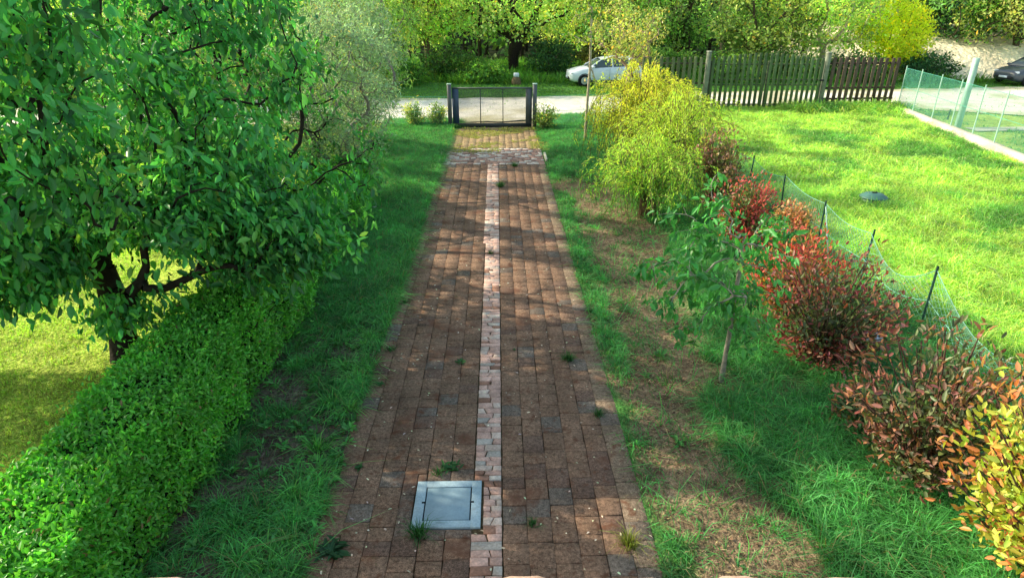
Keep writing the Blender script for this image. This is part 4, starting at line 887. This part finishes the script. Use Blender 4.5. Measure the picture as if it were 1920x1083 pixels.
m2 = MB(); L = np.linalg.norm(pC-pB); ang = math.atan2(pC[1]-pB[1], pC[0]-pB[0]); m2.box((L/2+.05, 0, .13), (L-.1, .22, .30), bev=.01); o = m2.build('plinth', 'render', bf2); o.rotation_euler[2] = ang
boards(bf2, pB+d_*.15, pC, .30, lambda t: 2.20-.05*t, .255, .15, lambda t: np.array([.085, .06, .045])*(1.0+.15*t))
for z in (.5, .95, 1.95): rail(bf2, pB+d_*.12, pC, z, col=(.06, .04, .035))
# right wall with wire fence
ww = empty('low_wall', (WX2, WY2, 0), 'low pale wall running along the right side of the field', 'wall')
a = np.array([WX2+.1, WY2+.1, 0]); b_ = np.array([WX0, 5, 0]); L = np.linalg.norm(a-b_); ang = math.atan2(b_[1]-a[1], b_[0]-a[0])
m2 = MB(); k = int(L/2); 
for i in range(k): m2.box(((i+.5)*L/k, 0, .14+.006*R.normal()), (L/k-.006, .26+.004*R.normal(), .32), bev=.02)
o = m2.build('coping', 'pale', ww); o.location = (.1, .1, 0); o.rotation_euler[2] = ang
U = unit(b_-a); pw = []
for (px, py) in ((1677, 197), (1714, 208), (1757, 222), (1808, 236), (1862, 252), (1925, 268)):
    q_ = at(px if px < 1800 else px-8, py, .3); t = (q_[1]-a[1])/U[1]; c_ = a+U*t; pw.append((c_[0]+.0, c_[1]))
s_ = pw[-1]; pw += [(s_[0]+U[0]*2.4*k_, s_[1]+U[1]*2.4*k_) for k_ in range(1, 5)]
chainlink('wire_fence', pw, 1.80, .34, 'tall pale green chain link fence standing on the low wall', [(x, y, .0) for x, y in pw], cell=.05, r=.0030, pm='polegreen', pr=.02, ptop=.1)
p = at(1797, 233, .15); m2 = MB(); m2.box((0, 0, 1.24), (.16, .16, 2.50), bev=.015); o = m2.build('fence_pole', 'polegreen'); o.location = (p[0]+.1, p[1]+.15, 0); tag(o, 'thick pale green square pole rising above the wire fence on the wall', 'pole')
p = at(1785, 228); m2 = MB(); m2.tubes([(0, 0, 0)], [(.02, 0, .42)], .035, .03, 7, col=(.06, .05, .04)); o = m2.build('wooden_stake', 'bark'); o.location = (p[0], p[1]+.3, 0); tag(o, 'short dark stake beside the thick pale pole', 'stake')
# marker with white cap across the road
p = at(968, 160); mo = empty('roadside_marker', p, 'squat brownish marker with white cap across the road behind the gate', 'marker')
m2 = MB(); m2.lathe([(.0, 0), (.26, 0), (.28, .12), (.24, .3), (.2, .42), (0, .44)], sides=12, col=(.16, .12, .06)); m2.build('base', 'bark', mo)
m2 = MB(); m2.box((0, 0, .55), (.30, .26, .22), bev=.03); m2.build('cap', 'white', mo)
# round tank lid in the field
p = at(1634, 386); to = empty('tank_lid', p, 'round dark green lid on a squat drum standing in the field grass', 'lid')
m2 = MB(); m2.lathe([(.0, 0), (.28, 0), (.28, .19), (.25, .20)], sides=28); m2.build('drum', 'dgreen', to, smooth=True)
m2 = MB(); m2.lathe([(.25, .195), (.30, .20), (.31, .225), (.29, .245), (.23, .275), (.21, .295), (.1, .315), (0, .32)], sides=28); lo = m2.build('lid', 'dgreen', to)
m2 = MB(); m2.box((0, 0, .33), (.12, .03, .03), bev=.008); m2.build('handle', 'trim', lo)
# pale stone between the shrubs
p = at(1622, 655); mb = MB(); K_, S_ = 7, 14; V = []
for i in range(K_+1):
    th = math.pi*i/K_
    for k in range(S_):
        a_ = 2*math.pi*k/S_; r_ = 1+.16*math.sin(3*a_+i)+.12*R.normal()*.6; V.append((.19*r_*math.sin(th)*math.cos(a_), .16*r_*math.sin(th)*math.sin(a_), .14+.17*math.cos(th)*(1+.1*R.normal())))
mb.add(V, [(i*S_+k, i*S_+(k+1) % S_, (i+1)*S_+(k+1) % S_, (i+1)*S_+k) for i in range(K_) for k in range(S_)])
o = mb.build('garden_stone', 'rock'); o.location = tuple(p); tag(o, 'pale lavender grey stone lying between two photinia shrubs', 'stone')
# young weeds at the fence
def cage(): pass

# ------------------------------------------------------------------ cars
def make_car(loc, rz, paint, label, L=4.3):
    root = empty('parked_car', loc, label, 'car', None, rz)     # front points to local -x
    st = [ # x, z low, z belt, half width
        (-2.12, .42, .60, .55), (-2.06, .30, .72, .70), (-1.85, .22, .80, .80), (-1.45, .20, .90, .85), (-1.0, .20, .96, .86), (-.5, .20, .98, .87), (0, .20, 1.0, .87), (.7, .20, 1.02, .87), (1.3, .20, 1.05, .86), (1.75, .22, 1.06, .83), (2.05, .30, 1.03, .76), (2.15, .40, .92, .68)]
    V = []; n_ = 12
    for (x, zl, zb, hw_) in st:
        x *= L/4.3; prof = [(0, zl), (.75*hw_, zl), (.95*hw_, zl+.06), (1.0*hw_, zl+.25*(zb-zl)), (1.0*hw_, zl+.6*(zb-zl)), (.955*hw_, zb-.03), (.80*hw_, zb+.015)]
        prof = prof+[(0, zb+.04)]; full = prof+[(-a_, b2) for (a_, b2) in prof[-2:0:-1]]
        V.append([(x, a_, b2) for (a_, b2) in full])
    m_ = len(V[0]); V = np.array(V); q = [(i*m_+k, i*m_+(k+1) % m_, (i+1)*m_+(k+1) % m_, (i+1)*m_+k) for i in range(len(st)-1) for k in range(m_)]
    mb = MB(); V2 = V.reshape(-1, 3)
    V2 = np.concatenate([V2, [[V[0, :, 0].mean()-.02, 0, .5], [V[-1, :, 0].mean()+.02, 0, .65]]]); t = [(k, len(V2)-2, (k+1) % m_) for k in range(m_)]+[((len(st)-1)*m_+k, (len(st)-1)*m_+(k+1) % m_, len(V2)-1) for k in range(m_)]
    mb.add(V2, q, t); mb.build('body', paint, root, smooth=True)
    # cabin: roof + pillars + glass
    bs = [(-1.05, .97, .74), (-.25, 1.42, .60), (.35, 1.50, .60), (1.2, 1.45, .58), (1.98, 1.05, .66)]
    mb = MB(); g0 = [(-1.08, .97), (-.30, 1.40), (1.35, 1.40), (2.0, 1.03)]
    def slab(pts, w0, w1, zlo, mb):
        # side-glass volume as prism: lower width w0, upper w1
        V = []
        for (x, z) in pts:
            f = (z-.95)/.5; ww_ = w0*(1-f)+w1*f; V += [(x, -ww_, z), (x, ww_, z)]
        V += [(pts[-1][0], -w0, .93), (pts[-1][0], w0, .93), (pts[0][0], -w0, .93), (pts[0][0], w0, .93)]
        k = len(V)//2; q = [(2*i, 2*i+1, 2*((i+1) % k)+1, 2*((i+1) % k)) for i in range(k)]
        return V, q, k
    V, q, k = slab(g0, .80, .60, .93, mb); mb.add(V, q)
    for sd_ in (0, 1):
        idx = [2*i+sd_ for i in range(k)]; mb.add(V, None, [(idx[0], idx[i], idx[i+1]) for i in range(1, k-1)])
    mb.build('windows', 'glass', root)
    mb = MB(); rows = []
    for (x, z, ww_) in ((-.42, 1.385, .60), (-.1, 1.455, .58), (.4, 1.49, .57), (1.0, 1.475, .56), (1.45, 1.42, .56)): rows.append([(x, -ww_-.03, z-.05), (x, -ww_*.9, z), (x, 0, z+.02), (x, ww_*.9, z), (x, ww_+.03, z-.05)])
    mb.add(np.array(rows).reshape(-1, 3), [(i*5+k, i*5+k+1, (i+1)*5+k+1, (i+1)*5+k) for i in range(4) for k in range(4)])
    for s in (-1, 1):
        for (x0, z0, x1, z1) in ((-1.06, .98, -.40, 1.37), (.22, .98, .18, 1.43), (1.05, 1.0, 1.15, 1.42), (1.98, 1.04, 1.42, 1.40)):
            mb.tubes([(x0, s*.80, z0)], [(x1, s*.615, z1)], .035, .03, 6)
    mb.build('roof', paint, root, smooth=True)
    for s in (-1, 1):
        for x in (-1.32*L/4.3, 1.30*L/4.3):
            w_ = bpy.data.objects.new('wheel', None); COL.objects.link(w_); w_.parent = root; w_.location = (x, s*.79, .31)
            mb = MB(); mb.lathe([(.20, -.10), (.29, -.10), (.315, -.07), (.315, .07), (.29, .10), (.20, .10)], axis='y', sides=24); mb.build('tyre', 'tyre', w_)
            mb = MB(); mb.lathe([(0, s*.085), (.07, s*.09), (.075, s*.07), (.16, s*.075), (.20, s*.095), (.205, s*.05)], axis='y', sides=24)
            for k in range(5):
                a_ = k*2*math.pi/5; mb.tubes([(0, s*.09, 0)], [(math.cos(a_)*.19, s*.09, math.sin(a_)*.19)], .024, .018, 5)
            mb.build('rim', 'rim', w_)
            mb = MB(); mb.lathe([(.34, -.02), (.37, s*.075), (.33, s*.085)], c=(x, s*.79, .31), axis='y', sides=24); mb.build('wheel_arch', 'trim', root)
        mb = MB(); mb.box((-.88, s*.93, 1.02), (.14, .18, .12), bev=.03); mb.build('mirror', paint, root)
        mb = MB(); mb.box((-1.93, s*.60, .70), (.26, .26, .13), bev=.04); mb.build('headlight', 'lamp', root)
        mb = MB(); mb.box((.05, s*.875, .63), (.008, .01, .68)); mb.box((1.02, s*.87, .66), (.008, .01, .68)); mb.box((-.86, s*.87, .60), (.008, .01, .6)); mb.box((.1, s*.875, .30), (2.2, .02, .06)); mb.build('door_line', 'trim', root)
        for x in (-.05, .9):
            mb = MB(); mb.box((x-.05, s*.885, .86), (.16, .025, .03), bev=.008); mb.build('handle', paint, root)
    mb = MB(); mb.box((-2.13, 0, .42), (.03, 1.0, .16), bev=.01); mb.build('grille', 'trim', root)
    mb = MB(); mb.box((-2.165, 0, .46), (.02, .50, .11), bev=.004); mb.build('number_plate', 'plate', root)
    mb = MB(); mb.tubes([(-1.08, -.7, .97)], [(-1.1, .7, .97)], .02, .02, 5); mb.build('wiper_cowl', 'trim', root)
    return root
cw = at(1062, 163); make_car((cw[0]+2.2, cw[1]+.55, .05), math.radians(4), 'white', 'white hatchback parked across the road behind the small tree')
cw = at(1872, 160); make_car((cw[0]+2.1, cw[1]+.3, .03), math.radians(12), 'darkpaint', 'dark grey car at right edge in front of the sandy bank')

# ------------------------------------------------------------------ balcony parapet at the bottom edge
pw_ = empty('parapet_wall', (0, .25, 0), 'rough pinkish stone coping of a parapet along the bottom edge', 'wall')
m2 = MB(); m2.box((0, 0, 1.95), (5, .22, 3.9), bev=.005); m2.build('wall', 'render', pw_)
x = -1.6
while x < 1.6:
    w_ = R.uniform(.075, .15); 
    m2 = MB(); K_ = 6; top = R.uniform(.079, .088)-.020*x+.002
    V = []
    for i in range(K_+1):
        u_ = i/K_; e_ = 1-abs(2*u_-1)**4
        zz = 3.903+top*(.82+.18*e_)+R.normal()*.0012; yy = .205+.006*e_+R.normal()*.001
        V += [(x+.003+u_*(w_-.006), -.14, 3.902), (x+.003+u_*(w_-.006), -.14, zz-.006), (x+.003+u_*(w_-.006), yy-.03, zz), (x+.003+u_*(w_-.006), yy-.008, zz-.007), (x+.003+u_*(w_-.006), yy, zz-.025), (x+.003+u_*(w_-.006), yy, 3.902)]
    q = [(i*6+k, i*6+(k+1) % 6, (i+1)*6+(k+1) % 6, (i+1)*6+k) for i in range(K_) for k in range(6)]+[(0, 1, 2, 3), (0, 3, 4, 5), (K_*6+3, K_*6+2, K_*6+1, K_*6), (K_*6+5, K_*6+4, K_*6+3, K_*6)]
    m2.add(V, q); m2.build('coping_stone', 'coping', pw_, smooth=False); x += w_
print('objects', len(bpy.data.objects), 'verts', sum(len(m.vertices) for m in bpy.data.meshes))
